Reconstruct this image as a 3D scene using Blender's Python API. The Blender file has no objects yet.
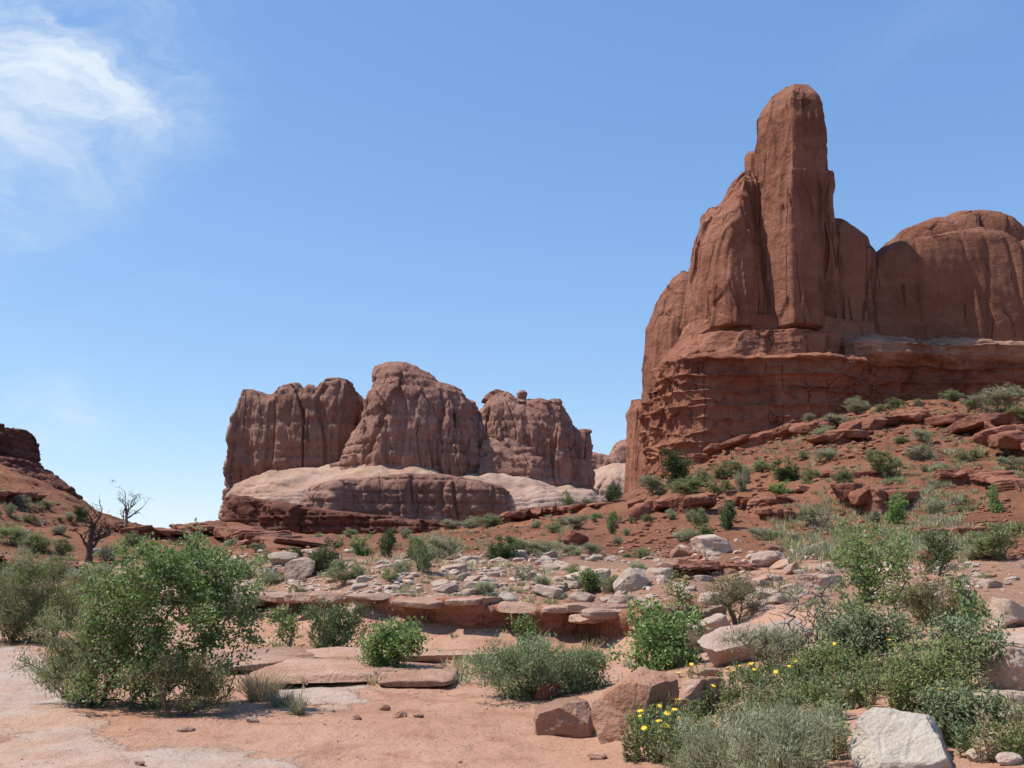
import bpy, math, random
import numpy as np
from mathutils import Vector

# ------------------------------------------------------------------ camera, sky, sun, exposure
SC = bpy.context.scene
F = 1050.0                                   # focal length in pixels of the 1024 x 768 frame
HOR = 560.0                                  # picture row of the true horizon
PITCH = math.atan((HOR - 384.0) / F)
CAMZ = 1.6
cam_d = bpy.data.cameras.new('camera')
cam = bpy.data.objects.new('camera', cam_d)
SC.collection.objects.link(cam)
cam.location = (0, 0, CAMZ)
cam.rotation_euler = (math.pi / 2 + PITCH, 0, 0)
cam_d.sensor_width = 36.0
cam_d.lens = F * 36.0 / 1024.0
cam_d.clip_start = 0.1
cam_d.clip_end = 9000.0
SC.camera = cam

SUN_EL, SUN_AZ = math.radians(60), math.radians(-88)      # high, from the left and a little beyond
SUNV = Vector((math.sin(SUN_AZ) * math.cos(SUN_EL), math.cos(SUN_AZ) * math.cos(SUN_EL), math.sin(SUN_EL)))
sun_d = bpy.data.lights.new('sun', 'SUN')
sun_d.energy = 4.0
sun_d.angle = math.radians(0.5)
sun_d.color = (1.0, 0.95, 0.88)
sun = bpy.data.objects.new('sun', sun_d)
SC.collection.objects.link(sun)
sun.rotation_euler = SUNV.to_track_quat('Z', 'Y').to_euler()

SC.view_settings.view_transform = 'Standard'
SC.view_settings.look = 'None'
EXPO = 0.5
SC.view_settings.exposure = EXPO
SC.view_settings.gamma = 1.0
SC.view_settings.use_curve_mapping = False


def px_dir(px, py):
    a, b = (px - 512.0) / F, (384.0 - py) / F
    c, s = math.cos(PITCH), math.sin(PITCH)
    return np.array([a, c - s * b, s + c * b])


def at(px, py, Y):
    d = px_dir(px, py)
    return np.array([0, 0, CAMZ]) + d * (Y / d[1])


def project(P):
    P = np.asarray(P, float)
    x, y, z = P[..., 0], P[..., 1], P[..., 2] - CAMZ
    c, s = math.cos(PITCH), math.sin(PITCH)
    dep = np.maximum(c * y + s * z, 1e-3)
    up = -s * y + c * z
    return 512 + F * x / dep, 384 - F * up / dep, c * y + s * z


# ------------------------------------------------------------------ node helpers
class NT:
    def __init__(self, tree):
        self.t = tree
        tree.nodes.clear()

    def n(self, typ, **kw):
        nd = self.t.nodes.new(typ)
        for k, v in kw.items():
            setattr(nd, k, v)
        return nd

    def put(self, sock, v):
        if v is None:
            return
        if isinstance(v, bpy.types.NodeSocket):
            self.t.links.new(v, sock)
        elif isinstance(v, (tuple, list)) and len(v) == 3 and sock.type == 'RGBA':
            sock.default_value = (*v, 1)
        else:
            sock.default_value = v

    def math(self, op, a, b=None, c=None, clamp=False):
        nd = self.n('ShaderNodeMath', operation=op, use_clamp=clamp)
        self.put(nd.inputs[0], a)
        self.put(nd.inputs[1], b)
        self.put(nd.inputs[2], c)
        return nd.outputs[0]

    def vmath(self, op, a, b=None):
        nd = self.n('ShaderNodeVectorMath', operation=op)
        self.put(nd.inputs[0], a)
        self.put(nd.inputs[1], b)
        return nd.outputs['Value'] if op in ('DOT_PRODUCT', 'LENGTH', 'DISTANCE') else nd.outputs[0]

    def mix(self, f, a, b, mode='MIX'):
        nd = self.n('ShaderNodeMix', data_type='RGBA', blend_type=mode)
        nd.clamp_factor = True
        self.put(nd.inputs[0], f)
        self.put(nd.inputs[6], a)
        self.put(nd.inputs[7], b)
        return nd.outputs[2]

    def noise(self, vec, scale, detail=4, rough=.55, dist=0, out=0):
        nd = self.n('ShaderNodeTexNoise')
        self.put(nd.inputs['Vector'], vec)
        nd.inputs['Scale'].default_value = scale
        nd.inputs['Detail'].default_value = detail
        nd.inputs['Roughness'].default_value = rough
        nd.inputs['Distortion'].default_value = dist
        return nd.outputs[out]

    def vor(self, vec, scale, feature='F1', out=0):
        nd = self.n('ShaderNodeTexVoronoi', feature=feature)
        self.put(nd.inputs['Vector'], vec)
        nd.inputs['Scale'].default_value = scale
        return nd.outputs[out]

    def scale(self, vec, s):
        nd = self.n('ShaderNodeMapping')
        self.put(nd.inputs['Vector'], vec)
        nd.inputs['Scale'].default_value = s
        return nd.outputs[0]

    def step(self, v, lo, hi, smooth=True):
        nd = self.n('ShaderNodeMapRange')
        nd.interpolation_type = 'SMOOTHSTEP' if smooth else 'LINEAR'
        self.put(nd.inputs['Value'], v)
        nd.inputs['From Min'].default_value = lo
        nd.inputs['From Max'].default_value = hi
        return nd.outputs[0]

    def bump(self, h, strength, dist, normal=None):
        nd = self.n('ShaderNodeBump')
        self.put(nd.inputs['Height'], h)
        nd.inputs['Strength'].default_value = strength
        nd.inputs['Distance'].default_value = dist
        self.put(nd.inputs['Normal'], normal)
        return nd.outputs[0]


def new_mat(name):
    m = bpy.data.materials.new(name)
    m.use_nodes = True
    return m, NT(m.node_tree)


def finish(t, col, rough=.9, normal=None, spec=.25):
    b = t.n('ShaderNodeBsdfPrincipled')
    t.put(b.inputs['Base Color'], col)
    t.put(b.inputs['Roughness'], rough)
    b.inputs['Specular IOR Level'].default_value = spec
    t.put(b.inputs['Normal'], normal)
    o = t.n('ShaderNodeOutputMaterial')
    t.t.links.new(b.outputs[0], o.inputs[0])
    return b


# ------------------------------------------------------------------ world: Nishita sky with thin cirrus
W = bpy.data.worlds.new('World')
SC.world = W
W.use_nodes = True
t = NT(W.node_tree)
sky = t.n('ShaderNodeTexSky', sky_type='NISHITA')
sky.sun_disc = False
sky.sun_elevation = SUN_EL
sky.sun_rotation = SUN_AZ
sky.altitude = 1400
sky.air_density = 1.0
sky.dust_density = 0.6
sky.ozone_density = 1.2
SKY_STRENGTH = 0.13
sep = t.n('ShaderNodeSeparateColor')
t.put(sep.inputs[0], sky.outputs[0])
cmb = t.n('ShaderNodeCombineColor')
KX = 1 / (SKY_STRENGTH * 2 ** EXPO)
for k, (gg, kk) in enumerate(((.90, .98), (.72, 1.0), (.50, 1.11))):   # the clear desert blue of the day
    v = t.math('POWER', t.math('MULTIPLY', sep.outputs[k], SKY_STRENGTH), gg)
    t.put(cmb.inputs[k], t.math('MULTIPLY', v, kk * KX))
skyblue = cmb.outputs[0]
dirv = t.n('ShaderNodeTexCoord').outputs['Generated']
warp = t.noise(t.scale(dirv, (1, 1, 1.6)), 3.2, 6, .55, .4, 1)
wv = t.vmath('SUBTRACT', warp, (.5, .5, .5))
wv2 = t.vmath('MULTIPLY', wv, (.32, .25, .24))
dw = t.vmath('ADD', dirv, wv2)


def blob(px, py, rad, soft, axis=None, stretch=1.0):
    d = px_dir(px, py)
    d = d / np.linalg.norm(d)
    diff = t.vmath('SUBTRACT', dw, tuple(d))
    if axis is not None:                    # squeeze along one world direction
        diff = t.vmath('MULTIPLY', diff, axis)
    L = t.vmath('LENGTH', diff)
    return t.step(t.math('DIVIDE', L, rad), 1.0, 1.0 - soft)


cl = t.noise(t.scale(dw, (5.0, 3.0, 8.0)), 1.5, 8, .6, .8)
streak = t.noise(t.scale(dw, (10, 4, 30)), 1.1, 8, .62, .5)
tex = t.math('ADD', t.math('MULTIPLY', t.step(cl, .22, .8), .85), t.math('MULTIPLY', t.step(streak, .2, .85), .35))
main = t.math('MULTIPLY', blob(60, 90, .185, .99, (.85, 1, 1.4)), 1.15)
left = t.math('MULTIPLY', blob(-30, 40, .22, .99, (.8, 1, 1.0)), .8)
upper = t.math('MULTIPLY', blob(110, -10, .16, .99, (.7, 1, 1.5)), .6)
low = t.math('MULTIPLY', blob(30, 440, .14, .99, (.55, 1, 2.4)), .9)
haze2 = t.math('MULTIPLY', blob(0, 330, .34, .99, (1, 1, 1)), .32)
righ = t.math('MULTIPLY', blob(920, 30, .13, .99, (.7, 1, 2.0)), .4)
mask = t.math('ADD', t.math('ADD', t.math('ADD', main, left), upper), t.math('ADD', low, t.math('ADD', righ, haze2)))
cov = t.math('MULTIPLY', t.step(t.math('MULTIPLY', tex, mask), .06, 1.75), .95, clamp=True)
veil = t.math('ADD', cov, .02, clamp=True)
skycol = t.mix(veil, skyblue, (.80 * KX, .90 * KX, 1.0 * KX))
bg = t.n('ShaderNodeBackground')
t.put(bg.inputs[0], skycol)
bg.inputs[1].default_value = SKY_STRENGTH
wo = t.n('ShaderNodeOutputWorld')
W.node_tree.links.new(bg.outputs[0], wo.inputs[0])

# ------------------------------------------------------------------ numpy noise
_rs = np.random.RandomState(7)
_perm = np.concatenate([_rs.permutation(256)] * 2)
_g = _rs.normal(size=(256, 3))
_g /= np.linalg.norm(_g, axis=1)[:, None]


def perlin(p):
    p = np.asarray(p, float)
    i = np.floor(p).astype(int)
    f = p - i
    i &= 255
    u = f * f * f * (f * (f * 6 - 15) + 10)
    out = 0
    for dx in (0, 1):
        wx = u[:, 0] if dx else 1 - u[:, 0]
        for dy in (0, 1):
            wy = u[:, 1] if dy else 1 - u[:, 1]
            for dz in (0, 1):
                wz = u[:, 2] if dz else 1 - u[:, 2]
                h = _perm[_perm[_perm[(i[:, 0] + dx) & 255] + ((i[:, 1] + dy) & 255)] + ((i[:, 2] + dz) & 255)]
                g = _g[h]
                out = out + wx * wy * wz * (g[:, 0] * (f[:, 0] - dx) + g[:, 1] * (f[:, 1] - dy) + g[:, 2] * (f[:, 2] - dz))
    return out * 1.5


def fbm(p, oct=4, gain=.5):
    s, a = 0, 1.0
    for k in range(oct):
        s = s + a * perlin(p * (2 ** k) + 17.3 * k)
        a *= gain
    return s


def ridged(p, oct=3, gain=.5):
    s, a = 0, 1.0
    for k in range(oct):
        s = s + a * (1 - 2 * np.abs(perlin(p * (2 ** k) + 9.1 * k)))
        a *= gain
    return s


def cells(p, seed=0):
    """random value of the nearest jittered cell and the distance to its border"""
    i0 = np.floor(p).astype(int)
    d1 = np.full(len(p), 9.0)
    d2 = np.full(len(p), 9.0)
    val = np.zeros(len(p))
    for dx in (-1, 0, 1):
        for dy in (-1, 0, 1):
            for dz in (-1, 0, 1):
                c = i0 + np.array([dx, dy, dz])
                h = _perm[_perm[_perm[(c[:, 0] + seed) & 255] + (c[:, 1] & 255)] + (c[:, 2] & 255)]
                q = c + .5 + .42 * _g[h]
                d = np.linalg.norm(p - q, axis=1)
                nb = d < d1
                d2 = np.where(nb, d1, np.minimum(d2, d))
                val = np.where(nb, h / 255.0, val)
                d1 = np.where(nb, d, d1)
    return val, d2 - d1


class Strata:
    def __init__(self, z0, z1, lo, hi, seed):
        r = np.random.RandomState(seed)
        zs = [z0]
        while zs[-1] < z1:
            zs.append(zs[-1] + lo + (hi - lo) * r.rand() ** 2)
        self.z = np.array(zs)
        self.v = r.rand(len(zs) + 1) - .5
        self.v[::2] *= .6

    def __call__(self, z):
        k = np.clip(np.searchsorted(self.z, z) - 1, 0, len(self.z) - 2)
        w = self.z[k + 1] - self.z[k]
        f = (z - self.z[k]) / w
        rnd = 1 - np.abs(2 * np.clip(f, 0, 1) - 1) ** 6        # rounded bed with a groove at its joint
        return self.v[k] + .7 * (rnd - .8)


# ------------------------------------------------------------------ objects
COL = SC.collection


def mesh_obj(name, V, Fc, mats, parent=None, origin=None, smooth=True, midx=None):
    V = np.asarray(V, float)
    if origin is not None:
        V = V - np.asarray(origin)
    me = bpy.data.meshes.new(name)
    Fc = np.asarray(Fc) if not isinstance(Fc, list) else Fc
    if isinstance(Fc, np.ndarray):
        k = Fc.shape[1]
        me.vertices.add(len(V))
        me.vertices.foreach_set('co', V.ravel().astype(np.float32))
        me.loops.add(Fc.size)
        me.loops.foreach_set('vertex_index', Fc.ravel().astype(np.int32))
        me.polygons.add(len(Fc))
        me.polygons.foreach_set('loop_start', np.arange(0, Fc.size, k, dtype=np.int32))
        me.polygons.foreach_set('loop_total', np.full(len(Fc), k, dtype=np.int32))
        me.update(calc_edges=True)
    else:
        me.from_pydata(V.tolist(), [], Fc)
        me.update()
    if not isinstance(mats, (list, tuple)):
        mats = [mats]
    for m in mats:
        me.materials.append(m)
    if midx is not None:
        me.polygons.foreach_set('material_index', np.asarray(midx, dtype=np.int32))
    me.polygons.foreach_set('use_smooth', np.full(len(me.polygons), smooth, dtype=bool))
    o = bpy.data.objects.new(name, me)
    COL.objects.link(o)
    if parent is not None:
        o.parent = parent
        if origin is not None:
            o.location = Vector(origin) - parent.location
    elif origin is not None:
        o.location = origin
    return o


def empty(name, loc):
    o = bpy.data.objects.new(name, None)
    o.empty_display_size = .3
    COL.objects.link(o)
    o.location = loc
    return o


def tag(o, label, cat, group=None):
    o['label'] = label
    o['category'] = cat
    o['kind'] = 'thing'
    if group:
        o['group'] = group
    return o


def displace(o, fn):
    me = o.data
    n = len(me.vertices)
    co = np.empty(n * 3, np.float32)
    me.vertices.foreach_get('co', co)
    nr = np.empty(n * 3, np.float32)
    me.vertices.foreach_get('normal', nr)
    co = co.reshape(-1, 3).astype(float)
    nr = nr.reshape(-1, 3).astype(float)
    Wp = co + np.array(o.location) + (np.array(o.parent.location) if o.parent else 0)
    co = co + fn(Wp, nr)
    me.vertices.foreach_set('co', co.ravel().astype(np.float32))
    me.update()


def resample(P, n):
    P = np.asarray(P, float)
    s = np.concatenate([[0], np.cumsum(np.linalg.norm(np.diff(P, axis=0), axis=1))])
    q = np.linspace(0, s[-1], n)
    return np.stack([np.interp(q, s, P[:, k]) for k in range(P.shape[1])], 1)


def smooth_closed(P, it):
    for _ in range(it):
        P = .25 * np.roll(P, 1, 0) + .5 * P + .25 * np.roll(P, -1, 0)
    return P


def grid_faces(a, b, wrap):
    i = np.arange(a - 1)[:, None]
    j = np.arange(b if wrap else b - 1)[None, :]
    j2 = (j + 1) % b
    f = np.stack([i * b + j, i * b + j2, (i + 1) * b + j2, (i + 1) * b + j], -1)
    return f.reshape(-1, 4)


# ------------------------------------------------------------------ rock builders
def rock_disp(seed, big=1.2, L=9., flute=.8, fl=3., strat=.5, st=None, block=0., bl=2., fine=.18, fineL=1.2, horiz=.5, facet=0., fz=5.):
    off = np.array([seed * 13.7, seed * 5.1, seed * 3.3])

    def fn(P, N):
        Q = P + off
        d = big * fbm(Q / L, 3)
        if flute:
            vv = Q * np.array([1 / fl, 1 / fl, 1 / (fl * 7)])
            r = np.abs(perlin(vv))
            d = d - flute * np.exp(-(r / .07) ** 2) * np.clip(.5 + 1.5 * perlin(Q / (L * 1.7) + 31), 0, 1) + .35 * flute * perlin(vv * 1.7 + 5)
        if facet:
            wv = Q + .5 * fl * np.stack([perlin(Q / (fl * 3) + 7), perlin(Q / (fl * 3) + 19), perlin(Q / (fl * 6) + 27)], 1)
            v, e = cells(wv * np.array([1 / fl, 1 / fl, 1 / (fl * fz)]), 5)
            v2, e2 = cells(wv * np.array([2.3 / fl, 2.3 / fl, 1 / (fl * fz * .5)]), 11)
            d = d + facet * (v - .5) * np.clip(e / .06, 0, 1) + .4 * facet * (v2 - .5) * np.clip(e2 / .06, 0, 1) - .35 * facet * np.exp(-(e / .04) ** 2)
        if st is not None:
            zz = P[:, 2] + .05 * L * perlin(Q / (L * 2.5) + 3) + .01 * L * perlin(Q / (L * .2) + 8)
            d = d + strat * st(zz) * (1 + .6 * perlin(Q / L + 40))
        if block:
            v, e = cells(Q / np.array([bl, bl, bl * .7]))
            d = d + block * (v - .5) - .5 * block * np.exp(-(e / .09) ** 2)
        d = d + fine * fbm(Q / fineL, 3, .55)
        n = N.copy()
        n[:, 2] *= horiz
        return n * d[:, None]
    return fn


def loft(name, Ls, Rs, Y, TF, TB, plan, mat, root, nz=120, nm=200, corner=3, disp=None, toprows=8, lean=0.0):
    """upright rock: traced left and right outlines (top to bottom) at distance Y, plan polygon (a, b) in -1..1"""
    Ls, Rs = np.array(Ls, float), np.array(Rs, float)
    top = min(Ls[0, 1], Rs[0, 1])
    bot = max(Ls[-1, 1], Rs[-1, 1])
    tt = np.linspace(0, 1, nz)
    py = top + (bot - top) * (tt ** 1.15)
    pl = np.array(plan + [plan[0]], float)
    pl = smooth_closed(resample(pl, nm + 1)[:-1], corner)
    V = []
    for y in py:
        l, r = np.interp(y, Ls[:, 1], Ls[:, 0]), np.interp(y, Rs[:, 1], Rs[:, 0])
        a, b = at(l, y, Y), at(r, y, Y)
        tf, tb = np.interp(y, *np.array(TF, float).T), np.interp(y, *np.array(TB, float).T)
        cx, hw, z = (a[0] + b[0]) / 2, (b[0] - a[0]) / 2, (a[2] + b[2]) / 2
        dep = np.where(pl[:, 1] < 0, tf, tb)
        V.append(np.stack([cx + hw * pl[:, 0], Y + dep * pl[:, 1], np.full(nm, z)], 1))
    V = np.array(V).reshape(-1, 3)
    c = V[:nm].mean(0) + np.array([0, 0, .2])
    Fq = grid_faces(nz, nm, True)[:, ::-1]
    V = np.vstack([V, c])
    cap = [[nm * nz, (j + 1) % nm, j, j] for j in range(nm)]
    faces = [list(f) for f in Fq[:, ::-1]] + [[nm * nz, j, (j + 1) % nm] for j in range(nm)]
    o = mesh_obj(name, V, faces, mat, root, origin=root.location if root else None)
    if disp:
        displace(o, disp)
    return o


def ridge(name, prof, base, Y, TF, TB, mat, root, n=4., m=4., ns=240, nt=120, disp=None, plan=None):
    """rock mass under a traced crest line (left to right) at distance Y; cross-section a superellipse of power n"""
    prof = resample(prof, ns)
    Yv = Y if isinstance(Y, list) else [(prof[0, 0], Y), (prof[-1, 0], Y)]
    Yv = np.array(Yv, float).T
    Tf = np.array(TF, float).T if isinstance(TF, list) else None
    # front row bottom -> crest -> back bottom, even along the curve
    ang = np.linspace(0, math.pi, 400)
    cu = np.stack([-np.sign(np.cos(ang)) * np.abs(np.cos(ang)) ** (2 / n), np.abs(np.sin(ang)) ** (2 / n)], 1)
    cu = resample(cu * np.array([.6, 1]), nt) / np.array([.6, 1])
    x0, x1 = prof[:, 0].min(), prof[:, 0].max()
    V = []
    for px, py in prof:
        y = np.interp(px, *Yv)
        P = at(px, py, y)
        B = at(px, np.interp(px, *np.array(base, float).T), y)
        s = (px - x0) / (x1 - x0) * 2 - 1
        env = max(1 - abs(s) ** m, 1e-4) ** (1 / m)
        tf = (np.interp(px, *Tf) if Tf is not None else TF) * env
        tb = TB * env
        H = max(P[2] - B[2], .05)
        dep = np.where(cu[:, 0] < 0, tf, tb) * cu[:, 0]
        yy = y + dep
        V.append(np.stack([P[0] * (1 + 0 * yy), yy, B[2] + H * cu[:, 1]], 1))
    V = np.array(V).reshape(-1, 3)
    Fq = grid_faces(ns, nt, False)
    o = mesh_obj(name, V, Fq[:, ::-1], mat, root, origin=root.location if root else None)
    if disp:
        displace(o, disp)
    return o


# ------------------------------------------------------------------ materials: rock
def rock_mat(name, main_c, dark, pale, S=1.0, band=.5, varnish=.5, bump=.6, pale_amt=.35, bandS=1.0, joints=.0):
    m, t = new_mat(name)
    tc = t.n('ShaderNodeTexCoord').outputs['Object']
    rnd = t.n('ShaderNodeObjectInfo').outputs['Random']
    off = t.n('ShaderNodeCombineXYZ')
    t.put(off.inputs[0], t.math('MULTIPLY', rnd, 57.0))
    t.put(off.inputs[1], t.math('MULTIPLY', rnd, 31.0))
    p = t.vmath('ADD', tc, off.outputs[0])
    big = t.noise(p, .12 / S, 5, .6)
    mid = t.noise(p, .7 / S, 6, .65)
    fine = t.noise(p, 6 / S, 5, .7)
    col = t.mix(t.step(big, .35, .68), main_c, dark)
    col = t.mix(t.math('MULTIPLY', t.step(mid, .5, .75), pale_amt), col, pale)
    zb = t.noise(t.scale(p, (.03 / S, .03 / S, .9 * bandS / S)), 1.0, 5, .7, .4)
    col = t.mix(t.math('MULTIPLY', t.step(zb, .48, .62), band), col, dark)
    zb2 = t.noise(t.scale(p, (.02 / S, .02 / S, .35 * bandS / S)), 1.0, 3, .6, .3)
    col = t.mix(t.math('MULTIPLY', t.step(zb2, .55, .7), band * .7), col, pale)
    vs = t.noise(t.scale(p, (.55 / S, .55 / S, .035 / S)), 1.0, 4, .6, .2)
    vk = t.noise(t.scale(p, (.06 / S, .06 / S, .06 / S)), 1.0, 2, .5)
    col = t.mix(t.math('MULTIPLY', t.math('MULTIPLY', t.step(vs, .5, .72), t.step(vk, .4, .62)), varnish), col,
                tuple(c * .45 for c in dark))
    pw = t.vmath('ADD', p, t.vmath('MULTIPLY', t.noise(p, .35 / S, 3, .5, 0, 1), (.7 * S, .7 * S, 1.5 * S)))
    vc = t.vor(t.scale(pw, (.26 / S, .26 / S, .018 / S)), 1.0, 'DISTANCE_TO_EDGE')
    vck = t.step(vc, .0, .028)
    vgate = t.step(t.noise(p, .16 / S, 3, .5), .48, .6)
    vline = t.math('MULTIPLY', t.math('SUBTRACT', 1.0, vck), vgate)
    col = t.mix(t.math('MULTIPLY', vline, joints), col, tuple(c * .3 for c in dark))
    spec = t.math('ADD', t.math('MULTIPLY', fine, .5), .75)
    hsv = t.n('ShaderNodeHueSaturation')
    t.put(hsv.inputs['Color'], col)
    t.put(hsv.inputs['Value'], t.math('MULTIPLY', spec, t.math('ADD', t.math('MULTIPLY', rnd, .3), .85)))
    crack = t.vor(t.scale(p, (.5 / S, .5 / S, .3 / S)), 1.0, 'DISTANCE_TO_EDGE')
    crk = t.step(crack, 0, .05)
    h = t.math('ADD', t.math('MULTIPLY', mid, 1.0), t.math('MULTIPLY', fine, .28))
    h = t.math('ADD', h, t.math('MULTIPLY', zb, .35 * band))
    h = t.math('ADD', h, t.math('MULTIPLY', crk, .09))
    h = t.math('SUBTRACT', h, t.math('MULTIPLY', vline, .6 * joints))
    nb = t.bump(h, bump, .9 * S)
    finish(t, hsv.outputs[0], .92, nb, .15)
    return m


M = {}
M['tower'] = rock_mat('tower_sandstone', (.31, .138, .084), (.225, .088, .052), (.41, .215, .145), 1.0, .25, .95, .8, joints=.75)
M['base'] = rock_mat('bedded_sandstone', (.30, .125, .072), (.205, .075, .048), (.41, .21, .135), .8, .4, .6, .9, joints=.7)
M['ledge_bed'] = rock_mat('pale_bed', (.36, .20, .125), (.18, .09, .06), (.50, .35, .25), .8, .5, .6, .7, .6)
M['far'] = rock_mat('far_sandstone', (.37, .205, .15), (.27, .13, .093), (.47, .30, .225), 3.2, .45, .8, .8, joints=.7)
M['apron'] = rock_mat('pale_slickrock', (.45, .305, .23), (.35, .205, .14), (.51, .38, .30), 2.4, .5, .15, .6, .5)
M['dark'] = rock_mat('dark_red_bed', (.20, .08, .054), (.12, .047, .034), (.34, .19, .145), 1.8, .6, .5, .8)
M['red'] = rock_mat('red_block', (.28, .12, .075), (.20, .075, .048), (.38, .215, .15), .35, .4, .25, .6)
M['pink'] = rock_mat('pink_boulder', (.41, .25, .175), (.31, .155, .095), (.52, .38, .30), .22, .3, .1, .6, .6)
M['pale'] = rock_mat('pale_boulder', (.47, .365, .29), (.36, .235, .17), (.57, .49, .42), .2, .3, .08, .6, .7)
M['white'] = rock_mat('white_boulder', (.56, .50, .42), (.46, .38, .30), (.62, .57, .50), .2, .1, .05, .7, .7)
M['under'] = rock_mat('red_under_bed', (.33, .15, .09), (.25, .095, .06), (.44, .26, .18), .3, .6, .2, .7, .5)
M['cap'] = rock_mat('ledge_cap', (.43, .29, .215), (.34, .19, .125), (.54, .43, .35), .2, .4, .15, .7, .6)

# ------------------------------------------------------------------ terrain
def flat(px, Y, z=0.0):
    return (px, HOR + (CAMZ - z) * F / Y, Y)


CP = [flat(a, y) for a, y in ((0, 5), (512, 5), (-200, 8), (100, 8), (300, 8), (500, 8), (0, 12), (250, 12), (450, 12),
                              (600, 9.5), (100, 17), (300, 16), (450, 16), (560, 15), (-200, 15))]
CP += [flat(a, 23.2, -.08) for a in (360, 420, 520, 600)] + [flat(a, 25.0, .62) for a in (360, 420, 520, 600)]
CP += [flat(a, 27.2, .25) for a in (120, 200, 290)] + [flat(a, 29.0, .62) for a in (120, 200, 290)]
CP += [flat(a, 21.4, -.06) for a in (650, 700)] + [flat(a, 23.0, .62) for a in (650, 700)]
CP += [(0, 612, 30), (100, 600, 36),
       (300, 580, 30), (500, 580, 30), (400, 560, 42), (550, 556, 42), (250, 562, 45), (300, 545, 70), (450, 541, 70), (580, 530, 65),
       (200, 546, 85), (250, 532, 140), (380, 537, 150), (480, 528, 150), (560, 513, 140), (300, 543, 210), (400, 540, 210), (480, 531, 200), (230, 522, 200), (180, 529, 180),
       (180, 540, 260), (400, 543, 420), (600, 507, 330), (250, 540, 450), (500, 538, 420),
       (0, 560, 60), (0, 533, 75), (0, 502, 105), (0, 470, 125), (0, 452, 140), (50, 489, 125), (100, 514, 135), (60, 530, 90), (140, 526, 150),
       (-150, 428, 140), (-300, 390, 140), (50, 515, 200), (-150, 470, 220), (100, 533, 220), (-150, 540, 50), (-300, 540, 40), (-150, 500, 90),
       (620, 538, 55), (640, 518, 85), (640, 489, 150), (610, 500, 150), (700, 540, 48), (700, 503, 90), (700, 463, 130), (800, 560, 36), (800, 522, 62), (800, 482, 90),
       (800, 425, 138), (900, 540, 42), (900, 502, 68), (900, 455, 95), (900, 402, 135), (1000, 560, 30), (1000, 521, 52), (1000, 482, 75),
       (1000, 440, 100), (1000, 400, 135), (1150, 520, 45), (1150, 450, 90), (1150, 395, 135), (1300, 450, 90), (900, 480, 250), (1100, 470, 250), (760, 480, 230),
       (630, 500, 220),
       (720, 590, 27), (650, 560, 42), (770, 600, 22), (850, 590, 24), (950, 590, 22), (1020, 602, 18), (1150, 590, 20)]
CP += [(720, 660, 13.5), (640, 690, 11.5), (620, 730, 9.3), (700, 768, 7.6), (700, 720, 9.5), (800, 768, 6.9), (800, 705, 9.4), (800, 655, 12.5),
       (900, 768, 6.5), (900, 702, 9), (900, 645, 13), (1010, 768, 6.2), (1010, 702, 8.6), (1010, 645, 12), (1150, 702, 8), (1150, 625, 12),
       flat(650, 17, .0)]
cps = []
for px, py, Y in CP:
    P = at(px, py, Y)
    cps.append((math.atan2(P[0], P[1]), math.log(math.hypot(P[0], P[1])), P[2] / math.hypot(P[0], P[1])))
for th in (-180, -135, -90, -60, 60, 90, 135, 180):
    for r, z in ((3, 0), (12, .02), (60, .02), (300, .015), (3000, .01)):
        cps.append((math.radians(th), math.log(r), z if th < 0 or th > 120 else z + (.03 if r > 5 else 0)))
for th in (-30, -10, 10, 30):
    cps.append((math.radians(th), math.log(1.5), 0))
    cps.append((math.radians(th), math.log(3), 0))
    cps.append((math.radians(th), math.log(900), .022))
    cps.append((math.radians(th), math.log(5000), .002))
cps = np.array(cps)
KTH = 2.6
X = cps[:, :2] * np.array([KTH, 1])


def tps(d):
    return np.where(d > 1e-9, d * d * np.log(np.maximum(d, 1e-9)), 0)


nC = len(X)
A = np.zeros((nC + 3, nC + 3))
A[:nC, :nC] = tps(np.linalg.norm(X[:, None] - X[None], axis=2)) + np.eye(nC) * 3e-4
A[:nC, nC] = 1
A[:nC, nC + 1:nC + 3] = X
A[nC, :nC] = 1
A[nC + 1:, :nC] = X.T
sol = np.linalg.solve(A, np.concatenate([cps[:, 2], [0, 0, 0]]))

th_g = np.radians(np.concatenate([np.linspace(-180, -36, 60)[:-1], np.linspace(-36, 36, 620), np.linspace(36, 180, 60)[1:-1]]))
r_g = np.exp(np.concatenate([np.linspace(math.log(.6), math.log(5), 50)[:-1], np.linspace(math.log(5), math.log(260), 430)[:-1],
                             np.linspace(math.log(260), math.log(7000), 70)]))
nth, nr = len(th_g), len(r_g)
TH, RR = np.meshgrid(th_g, r_g)                   # rows = radius
q = np.empty(TH.size)
XX = np.stack([TH.ravel() * KTH, np.log(RR.ravel())], 1)
for s in range(0, len(q), 20000):
    e = XX[s:s + 20000]
    q[s:s + 20000] = tps(np.linalg.norm(e[:, None] - X[None], axis=2)) @ sol[:nC] + sol[nC] + e @ sol[nC + 1:]
zg = q * RR.ravel()
gx, gy = np.sin(TH.ravel()) * RR.ravel(), np.cos(TH.ravel()) * RR.ravel()
zg[RR.ravel() > 6000] -= 30
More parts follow.
